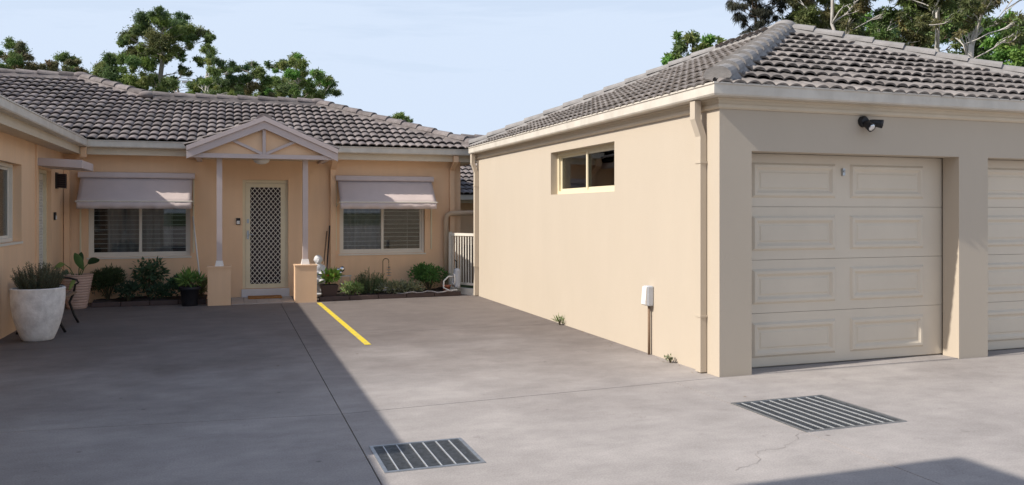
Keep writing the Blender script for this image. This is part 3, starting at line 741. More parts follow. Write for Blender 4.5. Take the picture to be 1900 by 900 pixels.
# ================================================================== LEFT UNIT
lx = -2.55
left = thing('side_villa', (-5, 9, 0), 'tan rendered villa along the left edge with flat door canopy', 'house')
P_l = lambda u, v, w_: (lx-w_, u, v)
LW = (10.55, 12.09, 1.12, 2.11); LD = (13.12, 13.95, .02, 2.12); L2 = (5.6, 7.4, .9, 2.1)
wall(P_l, [5.0, hy-.0005], [-.02, 2.62], [LW, LD, L2], .22).build('wall', 'tan', left)
wall(lambda u, v, w_: (u, 5.0+w_, v), [-9, lx-.2205], [-.02, 2.62], [], .2).build('wall', 'tan', left)
m = MB(); m.box(-9, lx-.22, 5.2, hy, 2.44, 2.47); m.build('ceiling', 'dark_room', left)
m = MB(); m.box(-5.6, -5.5, 5.2, hy, .0, 2.44); m.build('interior_wall', 'dark_room', left)
window(left, P_l, *LW, .10, fm='trim_white'); window(left, P_l, *L2, .10, fm='trim_white')
lf = MB()
for b_ in ((LD[0], LD[0]+.05, .02, LD[3]), (LD[1]-.05, LD[1], .02, LD[3]), (LD[0]+.05, LD[1]-.05, LD[3]-.05, LD[3])):
    lf.box(lx-.14, lx-.06, b_[0], b_[1], b_[2], b_[3])
lf.build('door_frame', 'yellow_cream', left)
sl = MB(); sl.box(lx-.13, lx-.10, LD[0]+.052, LD[1]-.052, .03, LD[3]-.055); ld = sl.build('screen_door', 'trim_white', left)
sl = MB(); ya_, yb_, za_, zb_ = LD[0]+.12, LD[1]-.12, .13, LD[3]-.15
m = MB(); m.box(lx-.0995, lx-.097, ya_, yb_, za_, zb_); m.build('fly_mesh', 'mesh_dark', ld)
for sg in (-1, 1):
    for k in range(-12, 30):
        za0 = za_+k*.085; p0, p1 = Vector((ya_, za0 if sg > 0 else za0+.7)), Vector((yb_, za0+.7 if sg > 0 else za0))
        t0, t1 = 0., 1.
        for lim, q in ((za_, 1), (zb_, -1)):
            f0, f1 = q*(p0.y-lim), q*(p1.y-lim)
            if f0 < 0 and f1 < 0: t0 = 2
            elif f0 < 0: t0 = max(t0, f0/(f0-f1))
            elif f1 < 0: t1 = min(t1, f0/(f0-f1))
        if t0 < t1-.02:
            A_1, B_1 = p0.lerp(p1, t0), p0.lerp(p1, t1); sl.tube([(lx-.092, A_1.x, A_1.y), (lx-.092, B_1.x, B_1.y)], .006, 4)
sl.build('diamond_grille', 'trim_white', ld, fix=False)
cn_ = MB(); cn_.hexa([(lx+.001, 12.97, 2.15), (-1.98, 12.97, 2.12), (-1.98, 13.97, 2.12), (lx+.001, 13.97, 2.15), (lx+.001, 12.97, 2.26), (-1.98, 12.97, 2.235), (-1.98, 13.97, 2.235), (lx+.001, 13.97, 2.26)])
cn_.build('door_canopy', 'mauve', left, bevel=.006)
cj = MB(); cj.box(lx, lx+.025, 12.86, 12.90, .02, 2.44); cj.build('conduit', 'tan', left)
def leave(path, pre=None, post=None, z=0):
    s = MB(); s.sweep([(-.40, 2.445+z), (-.02, 2.445+z), (-.02, 2.46+z), (-.40, 2.46+z)], path, XYZ, pre=pre, post=post); s.build('soffit', 'trim', left)
    s = MB(); s.sweep([(-.018, 2.43+z), (0, 2.43+z), (0, 2.62+z), (-.018, 2.62+z)], path, XYZ, pre=pre, post=post); s.build('fascia', 'trim', left)
    s = MB(); s.sweep([(o_+.001, h+2.545+z) for o_, h in GUT], path, XYZ, pre=pre, post=post); s.build('gutter', 'gutter', left)
leave([(-2.13-.14, 4.75), (-2.13-.14, EY_+.0)], post=(4, EY_)) if False else leave([(-2.27, 4.75), (-2.27, EY_)], post=(4, EY_))
lroof = MB()
lroof.quad((-2.19, 4.72, 2.62), (-2.19, 14.55, 2.62), (-5.7, 18.06, 2.62+3.51*pit), (-5.7, 4.72, 2.62+3.51*pit)); lroof.quad((-5.7, 4.72, 2.62+3.51*pit), (-5.7, 18.06, 2.62+3.51*pit), (-9.2, 18.06, 2.62), (-9.2, 4.72, 2.62))
lro = lroof.build('roof', 'deck', left, fix=False)
tile_plane(lro, (-2.26, 4.72, RZ0-.01), (0, 1, 0), (-hc, 0, hs_), 46, 12, lambda j: [(-1, hc, 9.92)], 'tile_h', [999])
downpipe(left, [(-2.22, EY_-.06, 2.54), (-2.22, EY_-.06, 2.38), (lx+.05, hy-.07, 2.24), (lx+.05, hy-.07, .02)], .08, .08, 'tan')
wall(P_l, [2.851, 4.9995], [-.02, 2.62], [], .22).build('wall', 'tan', left)
leave([(-2.51, 2.9), (-2.51, 4.74)])
lk_ = MB(); lk_.quad((-2.42, 2.9, 2.63), (-2.42, 4.73, 2.63), (-5.7, 4.73, 2.63+3.28*pit), (-5.7, 2.9, 2.63+3.28*pit)); lk_.quad((-2.42, 4.73, 2.63), (-2.42, 4.73, 2.45), (-5.7, 4.73, 2.45), (-5.7, 4.73, 2.63+3.28*pit)); lk_.build('link_roof', 'tile_h', left, fix=False)
# two-storey part of that building beside the camera
us_ = MB(); us_.box(-9, -2.75, -9, 2.85, 0, 5.35); us_.build('upper_storey', 'tan', left)
us_ = MB(); zt2 = 5.42; us_.v += [(-9.3, -9.3, zt2), (-2.30, -9.3, zt2), (-2.30, 3.18, zt2), (-9.3, 3.18, zt2), (-5.8, -5.8, 6.7), (-5.8, -.3, 6.7)]
us_.f += [(0, 1, 4), (1, 2, 5, 4), (2, 3, 5), (3, 0, 4, 5), (0, 3, 2, 1)]; us_.build('upper_roof', 'tile_h', left)

# ================================================================== UNIT BEHIND (seen in the gap)
rear = thing('rear_villa', (7, 20, -1), 'lower tiled villa glimpsed between the house and the garage', 'house')
wall(lambda u, v, w_: (u, 18.0+w_, v), [3.2, 13], [-1, 1.75], [], .2).build('wall', 'tan', rear)
rr_ = MB(); ry0, rz0, ry1, rz1 = 17.5, 1.88, 21.9, 1.88+4.4*.37
rr_.quad((2.2, ry0, rz0-.03), (14, ry0, rz0-.03), (14, ry1, rz1-.03), (2.2, ry1, rz1-.03)); rr_.quad((2.2, ry1, rz1-.03), (14, ry1, rz1-.03), (14, 26, rz0), (2.2, 26, rz0))
rroof = rr_.build('roof', 'deck', rear, fix=False); ra = math.atan(.37)
tile_plane(rroof, (2.5, ry0, rz0), (1, 0, 0), (0, math.cos(ra), math.sin(ra)), 24, 16, lambda j: [(0, -1, 4.4/math.cos(ra))], 'tile_h', [0], 300)
caps(rroof, (2.2, ry1, rz1+.03), (10, ry1, rz1+.03), 'tile_h', step=.40)
s = MB(); s.sweep([(o_, h+1.76) for o_, h in GUT], [(2.9, 17.55), (13, 17.55)], XYZ); s.build('gutter', 'gutter', rear)
s = MB(); s.box(3.2, 13, 17.56, 17.99, 1.70, 1.76); s.build('soffit', 'trim', rear)

# ================================================================== GARDEN BEDS, GATE
def bed(poly, h, label):
    t = thing('garden_bed', (sum(p[0] for p in poly)/len(poly), sum(p[1] for p in poly)/len(poly), 0), label, 'garden bed')
    m = MB(); x0, x1 = min(p[0] for p in poly), max(p[0] for p in poly); nx, ny = 40, 12
    (xa, ya), (xb, yb), (xc, yc), (xd, yd) = poly
    rg = random.Random(2)
    G = [[None]*(ny+1) for _ in range(nx+1)]
    for i in range(nx+1):
        for j in range(ny+1):
            s_, t_ = i/nx, j/ny
            x = (xa+(xb-xa)*s_)*(1-t_)+(xd+(xc-xd)*s_)*t_; y = (ya+(yb-ya)*s_)*(1-t_)+(yd+(yc-yd)*s_)*t_
            G[i][j] = (x, y, .006+(h*(.75+.25*math.sin(x*7+y*5))+rg.uniform(0, .025))*min(1, t_*6))
    for i in range(nx):
        for j in range(ny): m.quad(G[i][j], G[i+1][j], G[i+1][j+1], G[i][j+1])
    m.build('soil', 'soil', t, smooth=True)
    n = max(2, int(abs(xb-xa)/.42))
    for k in range(n):
        s0, s1 = k/n, (k+1)/n
        p0 = Vector((xa+(xb-xa)*s0, ya+(yb-ya)*s0)); p1 = Vector((xa+(xb-xa)*s1, ya+(yb-ya)*s1)); dd = (p1-p0).normalized()*.004
        b = MB(); b.hexa([(p0.x+dd.x, p0.y-.04, 0), (p1.x-dd.x, p1.y-.04, 0), (p1.x-dd.x, p1.y+.03, 0), (p0.x+dd.x, p0.y+.03, 0), (p0.x+dd.x, p0.y-.03, .075), (p1.x-dd.x, p1.y-.03, .075), (p1.x-dd.x, p1.y+.02, .075), (p0.x+dd.x, p0.y+.02, .075)])
        b.build('edging_block', 'pot_brown', t, bevel=.008)
bed([(-2.05, 14.25), (-.36, 14.25), (-.36, 14.995), (-2.05, 14.995)], .07, 'dark soil bed with edging under the left window')
bed([(1.42, 13.98), (3.92, 14.15), (3.92, 14.995), (1.42, 14.995)], .06, 'dark soil bed with edging under the right window')
gate = thing('gate', (4.04, 14.38, 0), 'cream slatted side gate between the house and the garage', 'gate')
gA, gB = Vector((3.88, 14.66)), Vector((4.19, 14.10)); gd_ = (gB-gA).normalized(); gn_ = Vector((-gd_.y, gd_.x)); gL = (gB-gA).length
def gbar(l0, l1, w0, w1, z0, z1, nm):
    b = MB(); P4 = [gA+gd_*l+gn_*w_ for l, w_ in ((l0, w0), (l1, w0), (l1, w1), (l0, w1))]
    b.hexa([(p.x, p.y, z0) for p in P4]+[(p.x, p.y, z1) for p in P4]); b.build(nm, 'trim_white', gate)
gbar(0, gL, -.022, .022, 1.06, 1.11, 'top_rail'); gbar(0, gL, -.018, .018, .17, .21, 'bottom_rail'); gbar(-.02, gL, -.06, .06, 0, .11, 'plinth')
for k in range(9): l_ = .05+k*(gL-.10)/8; gbar(l_-.010, l_+.010, -.007, .007, .2105, 1.0595, 'picket')
gbar(-.045, -.001, -.024, .024, 0, 1.13, 'gate_post')
tf = thing('paling_fence', (6.0, 17.3, 0), 'brown timber paling fence behind the side gate', 'fence')
for k in range(18):
    b = MB(); x = 4.4+k*.115; b.box(x, x+.108, 16.9, 16.92, -.05, .78); b.build('paling', 'timber', tf)

# ================================================================== FITTINGS
t = thing('security_light', (6.0, gy, 2.2), 'black twin security light on the garage front wall', 'light')
def wpix(px, Y):  # x on plane y = Y for pixel column
    r = (px-CX)/F_PX; c, s_ = math.cos(TH), math.sin(TH); return Y*(r*c+s_)/(c-r*s_)
sx = wpix(1600, gy); sz = zpix(226, sx, gy)
b = MB(); b.lathe([(.0, 0), (.055, 0), (.055, .025), (.04, .045), (0, .045)], (0, 0, 0), 20)
b.v = [Vector((sx+p[0], gy-.001-p[2], sz+p[1])) for p in map(Vector, b.v)]; b.build('wall_base', 'black', t)
def lamp_head(c, d, rr0, ln, lens):
    d = Vector(d).normalized(); q = d.to_track_quat('Z', 'Y').to_matrix(); b = MB(); b.lathe([(0, 0), (rr0*.6, 0), (rr0*.8, ln*.3), (rr0, ln), (rr0*.93, ln), (rr0*.9, ln-.006), (0, ln-.006)], (0, 0, 0), 18)
    b.v = [Vector(c)+q @ Vector(p) for p in b.v]; h = b.build('lamp_head', 'black', t)
    b = MB(); b.sphere((0, 0, 0), rr0*.85, 12, (1, 1, .35)); b.v = [Vector(c)+d*(ln-.004)+q @ Vector(p) for p in b.v]; b.build('lens', lens, h, smooth=True)
lamp_head((sx+.03, gy-.06, sz-.01), (.8, -.45, -.15), .042, .12, 'white')
lamp_head((sx-.005, gy-.05, sz-.02), (.1, -.8, -.55), .045, .09, 'chrome')
# outdoor power box with conduit on the garage wall
by = gpix(1209, gx); bz0, bz1 = zpix(567, gx, by), zpix(530, gx, by)
t = thing('power_box', (gx, by, 0), 'grey weatherproof power outlet box low on the garage side wall', 'power outlet')
b = MB(); b.box(gx-.075, gx-.001, by-.05, by+.05, bz0, bz1); b.build('box', 'plastic_grey', t, bevel=.012)
b = MB(); b.hexa([(gx-.10, by-.045, bz0+.02), (gx-.0755, by-.045, bz0+.005), (gx-.0755, by+.045, bz0+.005), (gx-.10, by+.045, bz0+.02), (gx-.085, by-.045, bz1-.01), (gx-.0755, by-.045, bz1-.005), (gx-.0755, by+.045, bz1-.005), (gx-.085, by+.045, bz1-.01)]); b.build('flap', 'white', t)
b = MB(); b.tube([(gx-.03, by, 0), (gx-.03, by, bz0)], .014, 10); b.build('conduit', 'timber', t, smooth=True)
# ceiling light in the porch
t = thing('porch_light', (.55, 14.35, 2.3), 'round white dome light under the porch ceiling', 'light')
b = MB(); b.lathe([(.15, 0), (.16, .02), (.15, .03)], (.50, 14.2, 2.37), 28); b.build('rim', 'trim', t)
b = MB(); b.lathe([(0.01, -.08), (.06, -.074), (.11, -.05), (.14, 0)], (.50, 14.2, 2.3695), 28); b.build('dome', 'white', t, smooth=True)
# key boxes / door bells
t = thing('door_bell', (.10, 14.98, 1.3), 'small black and white intercom beside the front door', 'intercom')
xb = wpix(442, hy); zb = zpix(411, xb, hy)
b = MB(); b.box(xb-.035, xb+.035, hy-.03, hy-.001, zb-.055, zb+.06); b.build('body', 'black', t, bevel=.006); b = MB(); b.box(xb-.025, xb+.025, hy-.036, hy-.0305, zb-.045, zb+.012); b.build('button', 'white', t)
t = thing('key_box', (lx, 14.35, 1.3), 'small black and white intercom on the left villa wall', 'intercom')
yb2 = gpix(100, lx); zb2 = zpix(401, lx, yb2)
b = MB(); b.box(lx+.001, lx+.03, yb2-.04, yb2+.04, zb2-.06, zb2+.06); b.build('body', 'black', t, bevel=.006); b = MB(); b.box(lx+.0305, lx+.037, yb2-.03, yb2+.03, zb2-.05, zb2+.01); b.build('button', 'white', t)
t = thing('wall_lamp', (lx, 14.3, 1.9), 'dark louvred lamp box on the left villa wall', 'lamp')
b = MB(); b.box(lx+.001, lx+.02, 14.24, 14.40, 1.86, 2.11); b.build('back_plate', 'black', t)
for k in range(7):
    z = 1.875+k*.033; b = MB(); b.hexa([(lx+.0205, 14.25, z), (lx+.14, 14.25, z-.01), (lx+.14, 14.39, z-.01), (lx+.0205, 14.39, z), (lx+.0205, 14.25, z+.012), (lx+.14, 14.25, z+.002), (lx+.14, 14.39, z+.002), (lx+.0205, 14.39, z+.012)]); b.build('louvre', 'pot_brown', t)
b = MB(); b.box(lx+.02, lx+.14, 14.28, 14.36, 1.875, 2.09); b.build('core', 'mesh_dark', t)
# door mat
b = MB(); b.box(.30, .86, 14.58, 14.94, .0125, .036); tag(b.build('door_mat', 'coir', bevel=.006), 'brown coir mat on the porch before the screen door', 'door mat')
# poles
b = MB(); b.tube([(wpix(358, 14.93), 14.95, 1.42), (wpix(374, 14.72), 14.72, .12)], .013, 8); tag(b.build('awning_pole', 'white', smooth=True), 'thin white pole leaning beside the left window', 'pole')
for k, (dx, m_) in enumerate(((0, 'mesh_dark'), (-.05, 'timber'))):
    b = MB(); b.tube([(1.70+dx, 14.93, 1.25-.1*k), (1.58+dx*1.5, 14.55, .07)], .012, 8); tag(b.build('garden_stick', m_, smooth=True), ('dark garden stick leaning in the corner right of the porch', 'brown garden stick leaning beside the dark one by the porch')[k], 'stick')

# ================================================================== PLANTS AND POTS
def leafmesh(name, leaves, parent=None, label=None):
    """leaves: list of (p, dir, side, length, width, colour) - folded diamond blades"""
    v = []; f = []; cols = []
    for p, d, s_, ln, wd, c in leaves:
        n_ = d.cross(s_); i = len(v); b = p + d*ln*.45
        v += [p, b + s_*wd*.5 - n_*wd*.12, p + d*ln, b - s_*wd*.5 - n_*wd*.12, b + n_*wd*.05]
        f += [(i, i+1, i+4), (i+1, i+2, i+4), (i+2, i+3, i+4), (i+3, i, i+4)]
        cols += [(c[0], c[1], c[2], 1)]*4
    me = bpy.data.meshes.new(name); me.from_pydata(v, [], f)
    at = me.attributes.new('tint', 'FLOAT_COLOR', 'FACE'); at.data.foreach_set('color', [x for c in cols for x in c])
    me.materials.append(MATS['leaf'])
    o = bpy.data.objects.new(name, me); COL.objects.link(o); WL[o.name] = Vector((0, 0, 0)); attach(o, parent); return o
def rvec(rg):
    while True:
        v = Vector((rg.uniform(-1, 1), rg.uniform(-1, 1), rg.uniform(-1, 1)))
        if .1 < v.length < 1: return v.normalized()
def jit(c, rg, k=.25):
    s_ = 1+rg.uniform(-k, k); return (c[0]*s_*rg.uniform(.9, 1.1), c[1]*s_, c[2]*s_*rg.uniform(.85, 1.15))
def bush(name, label, c, rad, n, ln, wd, col, up=.4, seed=1, nst=9, cat='shrub', lobes=10):
    rg = random.Random(seed); t = thing(name, (c[0], c[1], .04), label, cat)
    st = MB(); lv = []; c = Vector(c); rad = Vector(rad)
    lob = []
    for k in range(lobes):
        d = rvec(rg); d.z = abs(d.z)*.9-.15
        lob.append((c + Vector((d.x*rad.x, d.y*rad.y, rad.z+d.z*rad.z))*1.0*.62 + Vector((0, 0, rad.z*.38)) - Vector((c.x, c.y, c.z))*0 if False else Vector((c.x+d.x*rad.x*.62, c.y+d.y*rad.y*.62, c.z+rad.z*(1+d.z*.62))), rg.uniform(.36, .52)))
    lob.append((Vector((c.x, c.y, c.z+rad.z*.9)), .6))
    for p, r in lob:
        st.tube([c, (c+p)/2+Vector((rg.uniform(-.03, .03), rg.uniform(-.03, .03), .03)), p], [.008, .006, .003], 4)
    st.build('stem', 'stem', t, fix=False)
    for k in range(n):
        p, r = lob[rg.randrange(len(lob))]; d = rvec(rg)
        q = p + Vector((d.x*rad.x, d.y*rad.y, d.z*rad.z))*r*rg.uniform(.55, 1.05)
        if q.z < c.z: q.z = c.z+rg.uniform(0, .05)
        dd = (d + Vector((0, 0, up)) + rvec(rg)*.6).normalized(); s_ = dd.cross(rvec(rg)).normalized()
        lv.append((q, dd, s_, ln*rg.uniform(.6, 1.3), wd*rg.uniform(.7, 1.3), jit(tuple(x*1.3 for x in col), rg, .35)))
    leafmesh('foliage', lv, t); return t
def spiky(name, label, c, rad, h, nst, col, seed=1, needle=.035, parent=None, nn=46, lean=.5):
    rg = random.Random(seed); t = parent or thing(name, (c[0], c[1], c[2]), label, 'shrub')
    st = MB(); lv = []; c = Vector(c)
    for k in range(nst):
        a = rg.uniform(0, 6.28); r = math.sqrt(rg.random())
        b = c + Vector((math.cos(a)*rad*r*.75, math.sin(a)*rad*r*.75, 0)); hh = h*rg.uniform(.6, 1.05)*(1-.35*r)
        e = b + Vector((math.cos(a)*rad*lean*r+rg.uniform(-.03, .03), math.sin(a)*rad*lean*r+rg.uniform(-.03, .03), hh))
        mid = (b+e)/2 + Vector((rg.uniform(-.02, .02), rg.uniform(-.02, .02), 0))
        st.tube([b, mid, e], [.004, .003, .0015], 4, cap=False)
        for q in range(nn):
            u = q/nn; p = b.lerp(mid, u*2) if u < .5 else mid.lerp(e, u*2-1)
            d = (rvec(rg) + Vector((0, 0, .8))).normalized(); lv.append((p, d, d.cross(rvec(rg)).normalized(), needle*rg.uniform(.7, 1.2), needle*.16, jit(col, rg)))
    st.build('stem', 'stem', t, fix=False); leafmesh('foliage', lv, t); return t
def pot(name, label, c, prof, m, n=32, ribs=0):
    t = thing(name, c, label, 'pot')
    b = MB(); b.lathe(prof, c, n); b.build('pot_body', m, t, smooth=False)
    for p in bpy.data.objects[-1:]: pass
    top = prof[-1]; r_in = max(r for r, z in prof[-3:])*.86; zt = max(z for r, z in prof)
    b = MB(); b.lathe([(.001, zt-.05), (r_in*.5, zt-.04), (r_in, zt-.05)], c, 24); b.build('potting_soil', 'soil', t, smooth=True); return t
def smooth_last(t):
    for ch in t.children:
        if ch.name.startswith('pot_body'):
            for p in ch.data.polygons: p.use_smooth = len(p.vertices) == 4
# big white pot
c = (-2.12, 10.85, 0)
H, Rt, Rb = .615, .285, .165
prof = [(Rb*.9, 0), (Rb, .012)] + [(Rb+(Rt-Rb)*(1-(1-k/10)**2.3), .012+(H-.03)*k/10) for k in range(1, 11)] + [(Rt+.004, H-.01), (Rt-.006, H), (Rt-.028, H), (Rt-.035, H-.03), (Rt-.04, H-.09)]
smooth_last(pot('planter', 'large tapered white pot, weathered, standing at the left wall', c, prof, 'pot_white', 40))
spiky('rosemary', 'bushy rosemary growing in the large white pot', (c[0], c[1], .55), .235, .40, 170, (.125, .145, .09), 3, .035)
# ribbed pink pot
c = (-2.24, 14.2, 0); prof = [(.13, 0)]
for k in range(12):
    z = .015+k*.041; r = .135+.085*(z/.5)
    prof += [(r, z), (r+.008, z+.012), (r+.008, z+.028), (r+.001, z+.039)]
prof += [(.228, .51), (.232, .525), (.215, .53), (.205, .52), (.20, .46)]
pot('ribbed_planter', 'tall ribbed pink pot in the corner of the left villa', c, prof, 'pot_pink', 36)
t = thing('strelitzia', (c[0], c[1], .48), 'broad leaved plant with drooping stems in the ribbed pink pot', 'plant')
def bigleaf(base, tip_stem, d, ln, wd, col, bend=.3):
    b = MB(); base, tip = Vector(base), Vector(tip_stem); mid = (base+tip)/2+Vector((0, 0, .04)); b.tube([base, mid, tip], [.008, .007, .005], 6); b.build('stalk', 'leaf_green', t)
    d = Vector(d).normalized(); s_ = d.cross(Vector((.3, -1, .2))).normalized(); n_ = d.cross(s_); m = MB(); n = 8
    rows = []
    for k in range(n+1):
        u = k/n; wv = wd*math.sin(math.pi*min(1, u*.92+.06))**.8*.5; p = tip+d*ln*u - Vector((0, 0, 1))*bend*ln*u*u
        rows.append((p - s_*wv + n_*wv*.25, p, p + s_*wv + n_*wv*.25))
    for a_, b_ in zip(rows, rows[1:]):
        m.quad(a_[0], a_[1], b_[1], b_[0]); m.quad(a_[1], a_[2], b_[2], b_[1])
    m.build('leaf', col, t, smooth=True)
mat('leaf_green', (.07, .13, .035), .4, var=.2, scale=9); mat('leaf_lime', (.17, .22, .04), .45, var=.2, scale=9); mat('leaf_deep', (.035, .075, .03), .4, var=.2, scale=9)
cz = .49
bigleaf((c[0]+.03, c[1], cz), (c[0]+.09, c[1]-.05, cz+.12), (-.35, -.3, 1), .32, .12, 'leaf_green', .1)
bigleaf((c[0]+.05, c[1], cz), (c[0]+.16, c[1]-.05, cz+.20), (.6, -.3, .5), .24, .11, 'leaf_deep', .3)
bigleaf((c[0]-.03, c[1], cz), (c[0]-.16, c[1]-.08, cz+.20), (-.9, -.3, .1), .14, .09, 'leaf_lime', .5)
bigleaf((c[0]-.0, c[1]-.05, cz), (c[0]+.02, c[1]-.20, cz+.02), (-.3, -.3, -.6), .20, .06, 'leaf_lime', .2)
bigleaf((c[0]-.05, c[1]-.03, cz), (c[0]-.10, c[1]-.10, cz+.06), (-.5, -.3, .4), .13, .09, 'leaf_deep', .5)
bigleaf((c[0]+.02, c[1]+.03, cz), (c[0]+.03, c[1]+.0, cz+.16), (.15, -.2, 1), .26, .10, 'leaf_deep', .1)
# black pot and its plant
c = (-.60, 14.02, 0)
smooth_last(pot('black_planter', 'round black plastic pot left of the porch pillar', c, [(.115, 0), (.12, .01), (.145, .25), (.165, .255), (.168, .30), (.155, .305), (.145, .29), (.14, .24)], 'pot_black', 32))
bush('potted_lily', 'leafy lime green plant in the round black pot', (c[0], c[1], .26), (.17, .15, .14), 240, .12, .03, (0.135, 0.23, 0.061), .7, 21, lobes=7, cat='plant')
# bed plants, left
bush('dark_shrub', 'dark feathery shrub at the left end of the left bed', (-1.86, 14.66, .05), (.32, .26, .29), 3800, .055, .012, (0.048, 0.076, 0.031), .6, 31, lobes=16)
bush('camellia', 'tall glossy leaved shrub in the middle of the left bed', (-1.27, 14.66, .10), (.26, .22, .36), 620, .085, .034, (0.06, 0.105, 0.051), -.2, 32, lobes=12)
bush('low_shrub', 'low dark leafy shrub between the two taller shrubs of the left bed', (-1.55, 14.5, .05), (.20, .16, .17), 500, .06, .028, (0.051, 0.085, 0.048), .3, 33)
bush('groundcover_shrub', 'low dark shrub at the foot of the tall glossy shrub', (-1.05, 14.45, .04), (.20, .14, .14), 500, .06, .026, (0.051, 0.088, 0.048), .3, 34)
bush('round_leaf_shrub', 'rounded green shrub behind the round black pot', (-.72, 14.62, .05), (.27, .2, .22), 1100, .05, .026, (0.068, 0.128, 0.06), .3, 35)
bush('grassy_plant', 'dull green grassy plant against the left porch pillar', (-.44, 14.5, .05), (.10, .14, .20), 350, .12, .012, (0.102, 0.128, 0.051), 1.0, 36, cat='plant')
# bed plants, right
c = (1.60, 14.16, .05)
t = thing('square_planter', c, 'square brown pot right of the porch pillar', 'pot')
b = MB(); b.frustum(c[0], c[1], c[2], c[2]+.21, .21, .21, .29, .29); b.build('pot_body', 'pot_brown', t, bevel=.006)
b = MB(); b.box(c[0]-.125, c[0]+.125, c[1]-.125, c[1]+.125, c[2]+.2101, c[2]+.215); b.build('potting_soil', 'soil', t)
tb = bush('flowering_plant', 'green leaved plant with red flowers in the square brown pot', (c[0], c[1], .25), (.17, .15, .12), 150, .11, .05, (0.162, 0.284, 0.047), .4, 41, lobes=7, cat='plant')
rg = random.Random(4)
for k in range(9):
    f = MB(); p = Vector((c[0]+rg.uniform(-.07, .10), c[1]+rg.uniform(-.12, .02), .42+rg.uniform(-.04, .05)))
    for q in range(5):
        a = q*1.257; f.quad(p, p+Vector((math.cos(a-.4)*.025, math.sin(a-.4)*.025, .012)), p+Vector((math.cos(a)*.04, math.sin(a)*.04, .02)), p+Vector((math.cos(a+.4)*.025, math.sin(a+.4)*.025, .012)))
    f.build('flower', 'red', tb, fix=False)
bush('pale_succulent', 'pale lime succulent between the flower pot and the rosemary', (2.02, 14.35, .04), (.19, .15, .12), 420, .07, .022, (0.27, 0.365, 0.135), .5, 42, cat='plant')
spiky('rosemary_bush', 'upright rosemary bush in the right bed', (2.36, 14.5, .05), .27, .46, 110, (0.128, 0.196, 0.085), 5, .04, nn=60, lean=.45)
bush('mottled_groundcover', 'low mottled grey green plant along the edge of the right bed', (2.84, 14.22, .05), (.40, .13, .11), 900, .085, .02, (0.203, 0.223, 0.135), .6, 43, cat='plant', lobes=16)
bush('round_shrub', 'dense bright green round shrub beside the downpipes', (3.45, 14.6, .05), (.36, .28, .28), 2800, .045, .024, (0.076, 0.17, 0.043), .3, 44, lobes=18)
for (px, py, nm, s_, lab) in ((1040, 603, 'weed', .062, 'small grassy weed at the foot of the garage wall'), (1262, 672, 'weed', .055, 'pale leafy weed near the front downpipe of the garage')):
    tt = EYE/((py-HY)/F_PX); c = Vector((tt*(px-CX)/F_PX*math.cos(TH)+tt*math.sin(TH), -tt*(px-CX)/F_PX*math.sin(TH)+tt*math.cos(TH), 0))
    c.x = min(c.x, gx-.06)
    bush(nm, lab, (c.x, c.y, .0), (s_, s_, s_*.7), 70 if s_ > .06 else 40, .075 if s_ > .06 else .032, .009 if s_ > .06 else .018, (.12, .18, .05) if s_ > .06 else (.19, .22, .13), .9, int(px), lobes=5, cat='weed')
# shepherd hook with lantern
t = thing('garden_hook', (2.68, 14.75, 0), 'thin iron hook holding a small hanging lantern in the right bed', 'hook')
b = MB(); pts = [(2.62, 14.72, .03), (2.62, 14.72, .50)]
for k in range(9): a = math.pi-k*math.pi*1.15/8; pts.append((2.675+.055*math.cos(a), 14.72, .60+.055*math.sin(a)))
b.tube(pts, .006, 6); b.build('rod', 'iron', t)
for k, (z, r) in enumerate(((.49, .03), (.44, .045), (.39, .05), (.34, .045))):
    b = MB(); b.lathe([(r*.6, 0), (r, .006), (r*.6, .012)], (2.73, 14.72, z), 14); b.build('lantern_ring', 'steel', t)
b = MB(); b.tube([(2.728, 14.72, .57), (2.73, 14.72, .34)], .004, 5); b.build('hanger', 'iron', t)
# statue of a child
t = MB(); sx_, sy_ = 1.46, 14.55
for (cx_, cy_, cz_, r_, sc_) in ((0, 0, .625, .068, (1, 1.05, 1.1)), (0, .012, .64, .068, (1.08, 1, 1)), (0, .01, .55, .038, (1, 1, 1.4)), (0, .01, .47, .088, (1.1, .8, 1.15)), (0, .01, .37, .092, (1, .85, 1.3)), (0, .0, .26, .115, (1, .95, 1.1)),
        (-.055, -.06, .25, .06, (1, 1.3, 1)), (.055, -.06, .25, .06, (1, 1.3, 1)), (-.05, -.05, .13, .055, (1, 1, 1.9)), (.05, -.05, .13, .055, (1, 1, 1.9)), (0, .01, .12, .10, (1, 1, 1.4)), (-.095, -.005, .46, .036, (1, 1, 2.1)), (.095, -.005, .46, .036, (1, 1, 2.1)),
        (-.065, -.07, .39, .032, (1.5, 1.6, 1)), (.065, -.07, .39, .032, (1.5, 1.6, 1)), (0, -.072, .612, .014, (1, 1, 1.3)), (-.07, 0, .62, .018, (.6, 1, 1.3)), (.07, 0, .62, .018, (.6, 1, 1.3)), (0, -.055, .585, .03, (1, .7, .6)), (0, 0, .02, .13, (1, 1, .4))):
    t.sphere((sx_+cx_, sy_+cy_, cz_+.04), r_, 14, sc_)
o = t.build('statue', 'statue', fix=False); tag(o, 'white stone child statue behind the right porch pillar', 'statue')
rmd = o.modifiers.new('remesh', 'REMESH'); rmd.mode = 'VOXEL'; rmd.voxel_size = .009; rmd.use_smooth_shade = True
sm = o.modifiers.new('smooth', 'SMOOTH'); sm.iterations = 3
